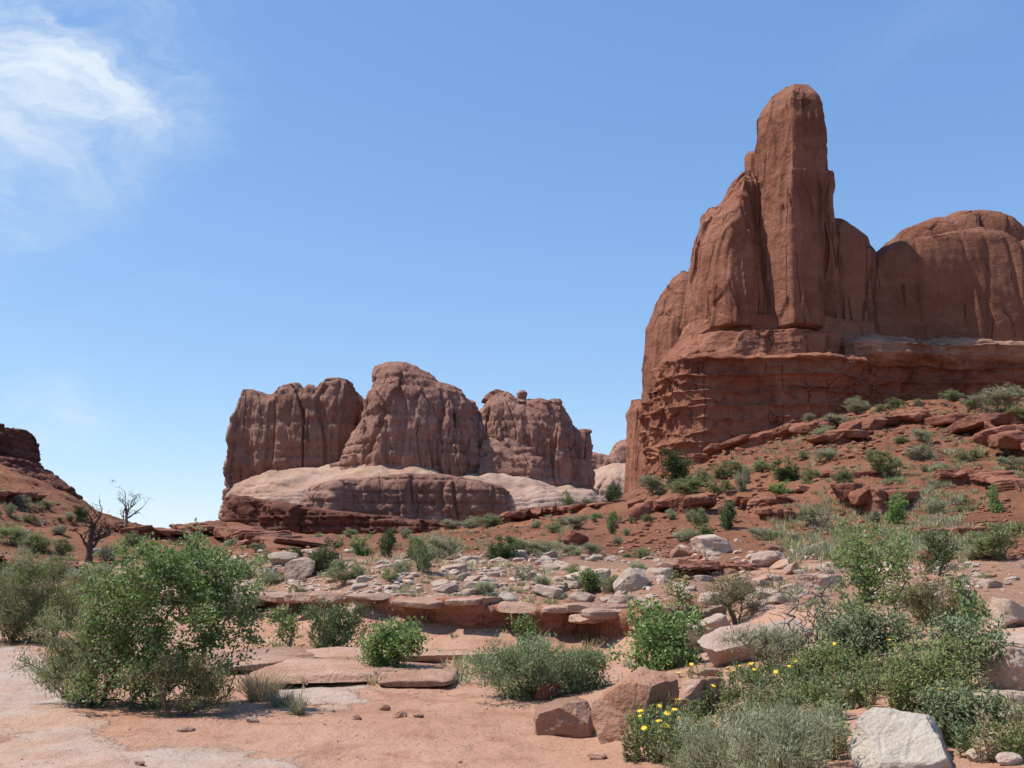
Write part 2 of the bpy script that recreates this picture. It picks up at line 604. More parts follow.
# the wash: low swells and gullies; the slopes: benches of harder rock and rills
P2 = np.stack([gx, gy, np.zeros_like(gx)], 1)
R1 = RR.ravel()
far = np.clip((R1 - 30) / 40, 0, 1)
zg += .05 * fbm(P2 / 2.2, 4) * np.clip(R1 / 10, .4, 1) + .02 * fbm(P2 / .35 + 5, 3) * np.clip(1.5 - R1 / 30, 0, 1)
rill = np.clip(ridged(np.stack([np.arctan2(gx, gy) * 26, R1 / 60, 0 * R1], 1), 3) - .3, 0, 2)
zg += far * (.45 * fbm(P2 / 11 + 9, 4) + .26 * fbm(P2 / 2.5 + 2, 4) - .25 * rill * np.clip((zg - 3) / 6, 0, 1)) * np.clip(1.2 - R1 / 900, .3, 1)
wz = zg + .5 * fbm(P2 / 22 + 4, 3)
stp = 1.9
fr = (wz / stp) % 1
terr = (np.clip((fr - .62) / .3, 0, 1) ** 2 * (3 - 2 * np.clip((fr - .62) / .3, 0, 1)) - fr)
zg += far * terr * .95 * np.clip(.45 + 1.2 * fbm(P2 / 16 + 70, 2), 0, 1) * np.clip((zg - 1.5) / 3, 0, 1) * (R1 < 260)
ZG = zg.reshape(nr, nth)
lr = np.log(r_g)


def ground_z(x, y):
    th, r = np.arctan2(x, y), np.log(np.maximum(np.hypot(x, y), .61))
    j = np.clip(np.searchsorted(th_g, th) - 1, 0, nth - 2)
    i = np.clip(np.searchsorted(lr, r) - 1, 0, nr - 2)
    u = np.clip((th - th_g[j]) / (th_g[j + 1] - th_g[j]), 0, 1)
    v = np.clip((r - lr[i]) / (lr[i + 1] - lr[i]), 0, 1)
    return (ZG[i, j] * (1 - u) + ZG[i, j + 1] * u) * (1 - v) + (ZG[i + 1, j] * (1 - u) + ZG[i + 1, j + 1] * u) * v


def ground(px, py):
    """first point of the ground seen at a picture position"""
    d = px_dir(px, py)
    s = np.exp(np.linspace(math.log(3), math.log(900), 2600))
    P = np.array([0, 0, CAMZ]) + d[None] * s[:, None]
    hit = np.nonzero(ground_z(P[:, 0], P[:, 1]) >= P[:, 2])[0]
    if len(hit) == 0:
        return None
    P = P[hit[0]].copy()
    P[2] = ground_z(P[0], P[1])
    return P


def foot(px, py):
    P = ground(px, py)
    while P is None:
        py += 2
        P = ground(px, py)
    return P


def in_poly(px, py, poly):
    poly = np.array(poly, float)
    c = np.zeros(len(px), bool)
    j = len(poly) - 1
    for i in range(len(poly)):
        xi, yi, xj, yj = *poly[i], *poly[j]
        c ^= ((yi > py) != (yj > py)) & (px < (xj - xi) * (py - yi) / (yj - yi + 1e-12) + xi)
        j = i
    return c


GV = np.stack([gx, gy, zg], 1)
gpx, gpy, gd = project(GV)
jx = gpx + 14 * fbm(P2 / 1.3 + 40, 3)
jy = gpy + 7 * fbm(P2 / .9 + 80, 3)
vis = gd > 1
slick = np.zeros(len(GV))
SLK = ([(-90, 640), (28, 645), (48, 655), (62, 690), (115, 728), (60, 737), (-90, 734)],
       [(-90, 748), (60, 740), (180, 747), (275, 757), (345, 790), (330, 900), (-90, 900)],
       [(255, 690), (300, 682), (345, 689), (380, 700), (320, 713), (270, 706)],
       [(215, 655), (400, 658), (425, 684), (240, 684)],
       [(200, 588), (420, 592), (400, 612), (200, 610)],
       [(975, 620), (1200, 600), (1200, 720), (1000, 700)])
for k in range(10):
    a_ = 6.283 * k / 10
    for poly in SLK:
        slick += in_poly(jx + 16 * math.cos(a_) * (1 + k % 2), jy + 5 * math.sin(a_) * (1 + k % 2), poly) & vis
slick = np.clip(slick / 10, 0, 1)
red = np.clip((R1 - 26) / 14, 0, 1) * np.clip((570 - gpy) / 14, 0, 1)
red = np.where(vis, red, np.clip((R1 - 40) / 30, 0, 1))
jb = gpy + 26 * fbm(P2 / 5 + 60, 3)
rub = np.where(vis, np.clip((612 - jy) / 6, 0, 1) * np.clip((jb - 552) / 16, 0, 1) * (R1 < 75), 0)

gF = grid_faces(nr, nth, True)
GVc = np.vstack([GV, [0, 0, 0.0]])
gfaces = gF
m, t = new_mat('ground')
tc = t.n('ShaderNodeTexCoord').outputs['Object']
aS = t.n('ShaderNodeAttribute', attribute_name='slick').outputs['Fac']
aR = t.n('ShaderNodeAttribute', attribute_name='red').outputs['Fac']
aB = t.n('ShaderNodeAttribute', attribute_name='rubble').outputs['Fac']
n1 = t.noise(tc, .35, 5, .6)
n2 = t.noise(tc, 2.2, 6, .65)
n3 = t.noise(tc, 14, 5, .7)
n4 = t.noise(tc, .06, 4, .6)
sand = t.mix(t.step(n1, .38, .62), (.45, .26, .175), (.395, .21, .135))
sand = t.mix(t.math('MULTIPLY', t.step(n2, .52, .68), .55), sand, (.33, .155, .09))
sand = t.mix(t.math('MULTIPLY', t.step(n3, .55, .75), .5), sand, (.46, .32, .235))
rck = t.mix(t.step(n2, .4, .65), (.45, .34, .27), (.39, .265, .195))
rck = t.mix(t.math('MULTIPLY', t.step(n1, .5, .62), .6), rck, (.47, .26, .17))
redc = t.mix(t.step(n4, .4, .62), (.27, .115, .060), (.205, .082, .045))
redc = t.mix(t.math('MULTIPLY', t.step(n1, .5, .7), .5), redc, (.32, .175, .11))
redc = t.mix(t.math('MULTIPLY', t.step(n2, .56, .7), .45), redc, (.36, .22, .155))
rbc = t.mix(t.step(n2, .4, .65), (.30, .165, .105), (.255, .13, .08))
rbc = t.mix(t.math('MULTIPLY', t.step(n3, .5, .7), .6), rbc, (.50, .38, .30))
jit = t.math('MULTIPLY', t.math('SUBTRACT', n2, .5), 1.2)
col = t.mix(t.step(t.math('ADD', aR, jit), .35, .65), sand, redc)
col = t.mix(t.step(t.math('ADD', aB, jit), .4, .7), col, rbc)
wet = t.noise(tc, 1.1, 6, .7, .3)
col = t.mix(t.math('MULTIPLY', t.step(wet, .52, .66), .5), col, (.29, .13, .08))
grt = t.noise(tc, 30, 4, .7)
col = t.mix(t.math('MULTIPLY', t.step(grt, .55, .75), .5), col, (.25, .13, .085))
sl = t.step(t.math('ADD', aS, t.math('ADD', t.math('MULTIPLY', jit, 1.3), t.math('MULTIPLY', t.math('SUBTRACT', n3, .5), .5))), .42, .60)
col = t.mix(sl, col, rck)
peb = t.vor(tc, 22, 'F1')
pcol = t.vor(tc, 22, 'F1', 1)
psel = t.math('GREATER_THAN', t.math('ADD', pcol, 0) if False else t.noise(tc, 9, 2), .57)
pm = t.math('MULTIPLY', t.math('LESS_THAN', peb, .26), psel)
col = t.mix(t.math('MULTIPLY', pm, .5), col, (.50, .31, .22))
h = t.math('ADD', t.math('MULTIPLY', n2, 1.0), t.math('MULTIPLY', n3, .35))
h = t.math('ADD', h, t.math('MULTIPLY', pm, .06))
h = t.math('ADD', h, t.math('MULTIPLY', sl, .12))
nb0 = t.bump(t.math('ADD', t.noise(tc, .8, 7, .7), t.math('MULTIPLY', aR, 0)), .7, 1.1)
mixn = t.n('ShaderNodeMix', data_type='VECTOR')
t.put(mixn.inputs[0], aR)
t.put(mixn.inputs[4], t.n('ShaderNodeNewGeometry').outputs['Normal'])
t.put(mixn.inputs[5], nb0)
finish(t, col, .95, t.bump(h, .8, .14, mixn.outputs[1]), .1)
M['ground'] = m
g = mesh_obj('ground', GV, gF, M['ground'])
g['kind'] = 'structure'
for nm, arr in (('slick', slick), ('red', red), ('rubble', rub)):
    at_ = g.data.attributes.new(nm, 'FLOAT', 'POINT')
    at_.data.foreach_set('value', arr.astype(np.float32))

# ------------------------------------------------------------------ the tall butte on the right
YB = 160.0
root = empty('sandstone_butte', at(800, 480, YB))
tag(root, 'tallest red butte, a rounded spire over a long wall, above the right talus slope', 'rock formation')
stB = Strata(0, 90, 2.2, 6.0, 3)
stT = Strata(0, 100, 6, 22, 5)
dT = lambda s, **k: rock_disp(s, **{**dict(facet=.6, fz=26., horiz=.25, big=.25, L=14., flute=.25, fl=4.5, strat=.18, st=stT, fine=.08, fineL=1.6), **k})
# spire
loft('spire', [(786, 87), (774, 94), (763, 106), (757, 118), (755.5, 150), (755, 190), (752, 230), (752, 345)],
     [(794, 87), (807, 91), (817, 107), (823, 127), (825, 151), (823, 180), (819, 230), (818, 345)], YB,
     [(87, .6), (92, 3.2), (105, 5.0), (130, 6), (300, 7.4), (332, 7.9), (334.5, 7.8), (336, 5.0), (345, 4.4)], [(87, .6), (92, 3), (110, 5), (330, 6)],
     [(-1, .15), (-.75, -.35), (-.18, -1), (.72, -.86), (.95, -.4), (1, .2), (.7, 1), (-.6, 1)], M['tower'], root,
     corner=4, nz=170, nm=220, disp=dT(1, big=.15, flute=.25, fl=3, facet=.4))
# leaning fin left of the spire
loft('fin', [(742, 172), (735, 180), (722, 202), (712, 214), (702, 222), (693, 245), (687, 290), (684, 345)],
     [(752, 172), (756, 190), (764, 220), (770, 260), (772, 345)], YB + 1,
     [(172, .5), (185, 2.5), (215, 4.5), (260, 6.2), (332, 7.9), (334.5, 7.8), (336, 5.0), (345, 4.4)], [(172, .5), (185, 3), (345, 6)],
     [(-1, .3), (-.72, -.35), (-.5, -.62), (-.2, -.95), (.35, -.8), (.7, -.45), (1, -.5), (1, .4), (.5, 1), (-.6, 1)], M['tower'], root,
     corner=4, nz=150, nm=220, disp=dT(2, big=.35, flute=.4, fl=3.2))
loft('fin', [(709, 210), (703, 216), (697, 235), (691, 260), (687, 300), (684, 345)],
     [(720, 208), (730, 225), (735, 260), (738, 345)], YB + 4.5,
     [(208, .5), (215, 2), (240, 4.5), (334, 6.5), (341, 4.6), (345, 4.5)], [(208, .5), (215, 2), (345, 5)],
     [(-1, .3), (-.6, -.6), (0, -1), (.8, -.6), (1, .4), (.5, 1), (-.6, 1)], M['tower'], root,
     corner=4, nz=110, nm=160, disp=dT(12, big=.3, flute=.3, fl=3.0))
loft('fin', [(748, 153), (748, 160), (747, 180), (745, 340)], [(756, 153), (758, 160), (765, 180), (775, 340)], YB + 3.5,
     [(153, .8), (158, 2), (340, 5)], [(153, .8), (158, 2), (340, 5)],
     [(-1, .3), (-.8, -.7), (.2, -1), (1, -.5), (1, .5), (0, 1), (-.8, .8)], M['tower'], root, nz=90, nm=100, corner=3, disp=dT(13, big=.2, flute=.3))
# knob and shoulder right of the spire
loft('fin', [(816, 172), (812, 180), (808, 330)], [(830, 170), (833, 178), (834, 188), (831, 200), (833, 235), (842, 345)], YB + 3,
     [(170, .5), (176, 2.5), (345, 5)], [(170, .5), (176, 3), (345, 5)],
     [(-1, 0), (-.5, -.8), (.3, -1), (.8, -.8), (1, 0), (.5, 1), (-.5, 1)], M['tower'], root, nz=120, nm=130, corner=4, disp=dT(3, big=.25))
ridge('shoulder', [(822, 345), (822, 300), (822, 222), (836, 223), (849, 233), (862, 244), (869, 256), (871.5, 290), (873, 345)],
      [(800, 347), (1200, 347)], YB + 5, 5.0, 8, M['tower'], root, n=5.5, m=7, ns=150, nt=110, disp=dT(4, big=.3))
# long wall and the domes above it
ridge('wall', [(852, 350), (853, 310), (858, 284), (866, 264), (874, 254), (888, 249), (905, 246), (935, 241), (965, 237), (985, 239), (999, 245), (1004, 250), (1014, 245), (1040, 240),
               (1100, 236), (1200, 240), (1290, 260), (1300, 350)],
      [(860, 352), (1310, 352)], YB + 6, 7.0, 22, M['tower'], root, n=7, m=14, ns=330, nt=130, disp=dT(5, big=.5, flute=.35, fl=7, strat=.3))
ridge('dome', [(884, 262), (887, 246), (897, 234), (924, 224), (935, 224), (947, 218), (971, 216), (993, 220), (1006, 229), (1011, 238), (1014, 262)],
      [(880, 268), (1020, 268)], YB + 20, 9, 14, M['tower'], root, n=3.2, m=4, ns=160, nt=90, disp=dT(6, big=.4, flute=0, strat=.35))
ridge('dome', [(1006, 262), (1010, 245), (1018, 234), (1035, 226), (1080, 218), (1150, 222), (1220, 262)],
      [(1000, 268), (1230, 268)], YB + 22, 9, 14, M['tower'], root, n=3.2, m=4, ns=120, nt=80, disp=dT(7, big=.4, flute=0, strat=.35))
ridge('dome', [(905, 262), (912, 247), (935, 239), (965, 234), (990, 239), (1003, 262)],
      [(900, 268), (1010, 268)], YB + 12, 9, 8, M['tower'], root, n=3.0, m=4, ns=100, nt=70, disp=dT(17, big=.3, flute=0, strat=.3))
# massive upper bed under the spire
dB = lambda s, **k: rock_disp(s, **{**dict(big=.5, L=9., flute=.3, fl=5., strat=.7, st=stB, block=.55, bl=4.2, fine=.14, fineL=1.0, facet=.8, fz=1.6), **k})
loft('upper_bed', [(690, 322), (678, 340), (664, 356), (653, 370), (650, 392)],
     [(878, 322), (882, 340), (886, 392)], YB,
     [(322, 4.6), (338.5, 4.8), (340, 7.5), (348, 8.0), (368, 8.8), (377, 9.3), (392, 7)], [(322, 7), (392, 9)],
     [(-1, .2), (-.9, -.35), (-.72, -.82), (-.42, -1), (.08, -1), (.36, -.9), (.6, -.35), (1, 0), (1, .6), (.6, 1), (-.7, 1)], M['tower'], root,
     nz=150, nm=330, corner=3, disp=dB(21, strat=.12, block=.0, flute=.3, facet=.8, fz=12, big=.3))
# bedded foot of the butte
loft('bedded_cliff', [(660, 366), (654, 374), (652, 388), (650, 400), (649, 440), (646, 458), (642, 480), (640, 520)],
     [(1280, 366), (1290, 376), (1292, 400), (1296, 520)], YB + 2,
     [(364, 9.0), (372, 13), (392, 12.5), (400, 11.8), (520, 13.5)], [(366, 9), (520, 12)],
     [(-1, .1), (-.985, -.45), (-.94, -.82), (-.87, -1), (-.78, -.9), (-.66, -.98), (-.5, -.94), (-.38, -.60), (-.2, -.36), (.1, -.42), (.5, -.45), (1, -.4), (1, .8), (-.9, .8)],
     M['base'], root, nz=190, nm=560, corner=3, disp=dB(22, strat=.75, block=.7, bl=3.0, flute=.5, fl=4.5))
# bulging pale beds along the foot of the wall
loft('pale_bed', [(838, 340), (826, 352), (822, 366), (828, 380)], [(1260, 346), (1290, 352), (1292, 366), (1290, 380)], YB + 2,
     [(340, 1), (345, 5), (352, 9.0), (364, 9.4), (372, 7), (380, 5)], [(340, 3), (380, 6)],
     [(-1, .1), (-.96, -.7), (-.85, -1), (-.68, -.95), (-.5, -.75), (-.2, -.72), (.2, -.75), (.6, -.7), (1, -.5), (1, .8), (-.9, .8)],
     M['ledge_bed'], root, nz=70, nm=420, corner=3, disp=dB(23, big=1.1, L=6, strat=.8, block=.5, bl=4))
ridge('pale_bed', [(912, 356), (920, 349), (945, 351), (965, 353), (990, 348), (1024, 345), (1150, 340), (1240, 345), (1250, 357)],
      [(900, 360), (1260, 360)], YB + 2, 5.5, 5, M['ledge_bed'], root, n=2.6, m=8, ns=200, nt=60, disp=dB(24, big=.5, L=5, strat=.5, block=.3))

# fins farther back, seen past the left edge of the butte
root2 = empty('sandstone_fin', at(660, 470, YB + 40))
tag(root2, 'rounded red rock fin standing just behind the left edge of the tall butte', 'rock formation')
loft('fin_body', [(681, 272), (672, 277), (664, 289), (656, 304), (650, 318), (644, 330), (643, 395), (641, 430), (640, 500)],
     [(685, 272), (695, 276), (715, 300), (720, 500)], YB + 40, [(272, .6), (285, 4), (330, 8), (500, 9)], [(272, 1), (290, 5), (500, 9)],
     [(-1, .2), (-.8, -.5), (-.3, -1), (.5, -.9), (1, -.3), (1, .8), (-.7, 1)], M['tower'], root2, nz=130, nm=160, corner=4,
     disp=dT(8, big=.5, strat=.6, flute=.5))
root3 = empty('sandstone_fin', at(638, 480, YB + 60))
tag(root3, 'narrow dark rock pillar, lowest of the rocks along the left edge of the tall butte', 'rock formation')
loft('fin_body', [(632, 403), (629, 412), (628, 450), (626, 470), (624, 520)], [(646, 400), (652, 408), (660, 520)], YB + 60,
     [(400, .8), (410, 4), (520, 7)], [(400, .8), (410, 4), (520, 7)],
     [(-1, .2), (-.8, -.6), (0, -1), (.8, -.7), (1, .5), (-.6, 1)], M['tower'], root3, nz=80, nm=100, corner=3, disp=dT(9, big=.5, flute=.4))

# ------------------------------------------------------------------ the far butte with its pale apron
YC = 520.0
rootc = empty('sandstone_butte', at(410, 520, YC))
tag(rootc, 'distant wide red butte in three blocks on a pale slickrock apron, middle of the valley', 'rock formation')
stC = Strata(0, 140, 4, 16, 9)
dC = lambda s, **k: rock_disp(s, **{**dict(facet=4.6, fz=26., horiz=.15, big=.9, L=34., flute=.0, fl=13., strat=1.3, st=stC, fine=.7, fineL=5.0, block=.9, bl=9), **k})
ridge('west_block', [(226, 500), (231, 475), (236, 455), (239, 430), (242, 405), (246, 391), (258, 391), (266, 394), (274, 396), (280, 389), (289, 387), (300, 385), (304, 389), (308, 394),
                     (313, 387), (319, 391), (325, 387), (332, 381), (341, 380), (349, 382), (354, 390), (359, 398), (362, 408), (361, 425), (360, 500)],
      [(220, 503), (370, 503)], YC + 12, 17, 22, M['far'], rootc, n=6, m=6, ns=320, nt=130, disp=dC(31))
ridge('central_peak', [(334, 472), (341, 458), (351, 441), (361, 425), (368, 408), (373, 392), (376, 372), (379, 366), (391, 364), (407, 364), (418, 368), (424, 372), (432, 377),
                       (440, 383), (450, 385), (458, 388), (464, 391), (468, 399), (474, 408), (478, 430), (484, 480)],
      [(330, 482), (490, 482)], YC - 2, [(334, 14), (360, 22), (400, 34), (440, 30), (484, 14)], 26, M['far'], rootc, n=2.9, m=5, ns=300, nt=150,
      disp=dC(32, fl=11))
for i, (px, py, w) in enumerate(((428, 402, 9), (449, 400, 8), (404, 412, 10), (457, 412, 7))):
    ridge('buttress', [(px - w * 1.2, 478), (px - w, 440), (px - w * .5, py + 10), (px, py), (px + w * .5, py + 6), (px + w * .9, py + 40), (px + w * 1.2, 478)],
          [(300, 482), (600, 482)], YC - 22, 9, 14, M['far'], rootc, n=3, m=3, ns=90, nt=80, disp=dC(33 + i, big=1.0, L=14, facet=2, fl=7))
ridge('east_block', [(458, 490), (461, 440), (468, 424), (476, 414), (484, 407), (492, 394), (497, 391), (506, 393), (511, 398), (516, 401), (520, 402), (525, 402), (530, 401), (534, 401),
                     (540, 400), (547, 402), (550, 405), (553, 403), (561, 403), (564, 410), (569, 418), (574, 428), (577, 430), (585, 430), (588, 445), (589, 465), (590, 495)],
      [(450, 500), (600, 500)], YC + 8, [(458, 8), (480, 20), (520, 22), (560, 20), (590, 14)], 26, M['far'], rootc, n=3.6, m=6, ns=340, nt=140, disp=dC(41, fl=10))
ridge('slope', [(456, 492), (463, 466), (472, 446), (484, 428), (500, 424), (522, 430), (542, 440), (558, 456), (572, 478), (580, 492)],
      [(450, 492), (600, 494)], YC + 2, [(456, 8), (480, 26), (530, 28), (580, 10)], 20, M['far'], rootc, n=1.6, m=4, ns=160, nt=110, disp=dC(43, flute=.5, facet=2.6, fz=5, fl=16, big=1.5))
loft('balanced_knob', [(519, 391), (516, 393.5), (517, 397), (518.5, 399), (516, 414)], [(525, 390.5), (528, 393), (527, 397), (526, 400), (529, 414)], YC,
     [(390.5, 1.6), (393, 2.8), (397, 2.6), (399, 2.1), (414, 3.4)], [(390.5, 1.6), (393, 2.8), (414, 3.4)],
     [(-1, 0), (-.6, -.8), (.5, -.9), (1, 0), (.6, .9), (-.6, .9)], M['far'], rootc, nz=50, nm=40, corner=2)
loft('balanced_knob', [(550, 400), (549, 404), (550, 408), (549, 425)], [(561, 399), (563, 402), (562, 407), (564, 425)], YC,
     [(399, 1.5), (403, 3.6), (408, 2.8), (425, 4)], [(399, 1.5), (403, 3), (425, 3)],
     [(-1, 0), (-.6, -.8), (.5, -.9), (1, 0), (.6, .9), (-.6, .9)], M['far'], rootc, nz=50, nm=40, corner=2)
# slickrock apron and its front panel
ridge('slickrock_apron', [(222, 512), (232, 488), (250, 480), (266, 476), (290, 474), (311, 471), (340, 469), (370, 465), (390, 463), (408, 462), (425, 465), (446, 468), (475, 473), (505, 479),
                          (540, 485), (570, 489), (590, 494), (606, 500), (614, 520)],
      [(215, 526), (620, 526)], YC - 2, [(222, 18), (300, 50), (400, 62), (500, 66), (580, 60), (614, 18)], 30, M['apron'], rootc, n=2.2, m=4, ns=260, nt=140,
      disp=rock_disp(51, big=3.2, L=22, flute=0, strat=1.3, st=Strata(0, 80, 1.5, 5, 2), fine=.5, fineL=6, horiz=1.))
ridge('front_panel', [(298, 524), (306, 502), (318, 486), (338, 481), (357, 479), (380, 476), (412, 474), (445, 475), (475, 480), (500, 486), (510, 493), (516, 512), (518, 528)],
      [(290, 530), (530, 530)], YC - 55, [(298, 8), (340, 20), (360, 12), (500, 12), (518, 6)], 40, M['far'], rootc, n=5, m=7, ns=260, nt=110,
      disp=dC(52, flute=1.5, fl=16, big=1.2, facet=2.8))
ridge('front_panel', [(508, 528), (516, 504), (526, 497), (540, 497), (553, 503), (560, 512), (566, 528)],
      [(500, 530), (570, 530)], YC - 50, 9, 20, M['far'], rootc, n=2.8, m=4, ns=90, nt=60, disp=dC(53, big=1.5))
ridge('dark_bed', [(226, 540), (229, 512), (234, 495), (262, 500), (290, 504), (312, 508), (350, 512), (390, 517), (430, 521), (470, 527), (498, 534), (505, 545)],
      [(215, 552), (520, 552)], [(226, YC - 90), (300, YC - 130), (505, YC - 150)], 10, 60, M['dark'], rootc, n=7, m=9, ns=280, nt=90,
      disp=dC(54, big=1.6, L=14, flute=.8, strat=2.4, st=Strata(0, 60, 1.2, 4.5, 4), block=1.6, bl=6))

# rocks at the far end of the gap
rootf = empty('sandstone_cliff', at(610, 480, 760))
tag(rootf, 'far low red cliff closing the gap between the two buttes', 'rock formation')
ridge('cliff_face', [(570, 480), (580, 452), (592, 452), (604, 455), (614, 456), (616, 446), (621, 441), (627, 440), (632, 436), (640, 432), (660, 430), (668, 480)],
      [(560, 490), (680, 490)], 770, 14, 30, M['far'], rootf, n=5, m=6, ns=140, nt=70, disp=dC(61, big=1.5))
ridge('slickrock_apron', [(570, 510), (580, 475), (598, 470), (612, 464), (640, 464), (668, 474), (680, 510)], [(560, 515), (690, 515)], 700, 40, 40, M['apron'], rootf,
      n=2.4, m=5, ns=120, nt=80, disp=dC(62, big=2, flute=0))

# outcrop on the crest of the left hill
rootl = empty('rock_outcrop', at(-30, 470, 140))
tag(rootl, 'dark red caprock outcrop cut by the left edge of the frame, on the hill crest', 'rock formation')
ridge('caprock', [(-220, 470), (-200, 428), (-120, 415), (-60, 421), (-20, 424), (-6, 424), (6, 426), (8, 434), (5, 440), (7, 452), (10, 475)],
      [(-230, 480), (60, 480)], 138, 4, 12, M['dark'], rootl, n=6, m=8, ns=200, nt=80,
      disp=rock_disp(71, big=.3, L=5, flute=.0, fl=2, strat=.9, st=Strata(0, 60, .8, 2.4, 8), block=.7, bl=1.8, fine=.12, fineL=.8, facet=.5, fz=2))
ridge('lower_bed', [(-220, 505), (-200, 452), (-100, 452), (0, 458), (18, 461), (22, 466), (32, 474), (40, 481), (48, 487), (50, 500)],
      [(-230, 512), (60, 512)], 136, 4, 12, M['dark'], rootl, n=5, m=12, ns=200, nt=80,
      disp=rock_disp(72, big=.3, L=5, flute=.0, fl=2, strat=.9, st=Strata(0, 60, .8, 2.4, 18), block=.7, bl=1.8, fine=.12, fineL=.8, facet=.5, fz=2))

# ------------------------------------------------------------------ loose rock
import bmesh


def ico(sub):
    bm = bmesh.new()
    bmesh.ops.create_icosphere(bm, subdivisions=sub, radius=1.0)
    bm.verts.ensure_lookup_table()
    V = np.array([v.co[:] for v in bm.verts])
    Fc = np.array([[v.index for v in f.verts] for f in bm.faces])
    bm.free()
    return V, Fc


ICO = {k: ico(k) for k in (2, 3, 4, 5, 6)}


def boulder_geo(seed, dims, sub=4, cuts=11, rough=.05, flat_top=0.0, cut_lo=.5, cut_hi=.9, lobes=0.0, planes=()):
    r = np.random.RandomState(seed)
    V, Fc = ICO[sub]
    V = V.copy()
    for k in range(cuts):
        n = r.normal(size=3)
        if k % 3 == 0:
            n[2] *= .2                          # joint faces stand upright
        n /= np.linalg.norm(n)
        d = cut_lo + (cut_hi - cut_lo) * r.rand()
        s = V @ n
        over = np.maximum(s - d, 0)
        V = V - n * (over * .97)[:, None]
    for n, d in planes:
        n = np.array(n, float) / np.linalg.norm(n)
        V = V - n * (np.maximum(V @ n - d, 0) * .97)[:, None]
    if flat_top:
        over = np.maximum(V[:, 2] - flat_top, 0)
        V[:, 2] -= over * .85
    off = r.rand(3) * 50
    N = V / np.linalg.norm(V, axis=1)[:, None]
    d = .10 * fbm(V * 1.1 + off, 2) + rough * .7 * fbm(V * 3.1 + off, 4, .6) + .3 * rough * fbm(V * 11 + off, 3, .6)
    lay = np.sin((V[:, 2] + .15 * fbm(V * 1.2 + off, 2)) * (7 + 5 * r.rand()))
    d = d - rough * .5 * np.clip(lay, .4, 1)
    if lobes:
        d = d - lobes * np.exp(-(np.abs(perlin(V * 1.2 + off + 9)) / .05) ** 2)
    V = V + N * d[:, None]
    V = V / np.abs(V).max(0)
    return V * (np.array(dims) / 2), Fc


def boxy_geo(seed, dims, sub=4, cuts=7, rough=.03, p=7.0):
    r = np.random.RandomState(seed)
    V, Fc = ICO[sub]
    V = V / (np.abs(V) ** p).sum(1)[:, None] ** (1 / p)
    for k in range(cuts):
        n = r.normal(size=3) * np.array([1, 1, .55])
        n /= np.linalg.norm(n)
        d = np.abs(n).sum() * (.62 + .25 * r.rand())
        over = np.maximum(V @ n - d, 0)
        V = V - n * (over * .96)[:, None]
    D = np.array(dims) / 2
    V = V * D
    sc = D.min()
    off = r.rand(3) * 50
    N = V / D
    N = N ** 5
    N /= np.maximum(np.linalg.norm(N, axis=1), 1e-9)[:, None]
    lay = np.sin(V[:, 2] / sc * (3.5 + 3 * r.rand()) + 1.2 * fbm(V / (sc * 4) + off, 2) + off[0])
    d = .22 * fbm(V / (sc * 3.5) + off, 2) + rough * 3 * fbm(V / (sc * .9) + off, 3, .6) + rough * fbm(V / (sc * .25) + off, 2) - .10 * np.clip(lay, .55, 1)
    return V + N * (d * sc)[:, None], Fc


def boulder(name, px, py, wpx, hpx, mat, seed, depth=1.0, sub=5, sink=.3, rot=0.0, tilt=(0, 0), Y=None, **k):
    """a rock whose foot is seen at (px, py), wpx wide and hpx high in the picture"""
    P = foot(px, py)
    sc = P[1] / F
    w, h = wpx * sc, hpx * sc
    V, Fc = boulder_geo(seed, (w, w * depth, h * (1 + sink)), sub, **k)
    a, b = tilt
    Rx = np.array([[1, 0, 0], [0, math.cos(a), -math.sin(a)], [0, math.sin(a), math.cos(a)]])
    Ry = np.array([[math.cos(b), 0, math.sin(b)], [0, 1, 0], [-math.sin(b), 0, math.cos(b)]])
    V = V @ (Ry @ Rx).T
    P = P + np.array([P[0] / P[1], 1, 0]) * (w * depth * .35)
    P[2] = min(P[2], ground_z(P[0], P[1]))
    V[:, 2] += -V[:, 2].min() - sink * h
    o = mesh_obj(name, V, Fc, mat)
    o.location = P
    o.rotation_euler[2] = rot
    return o


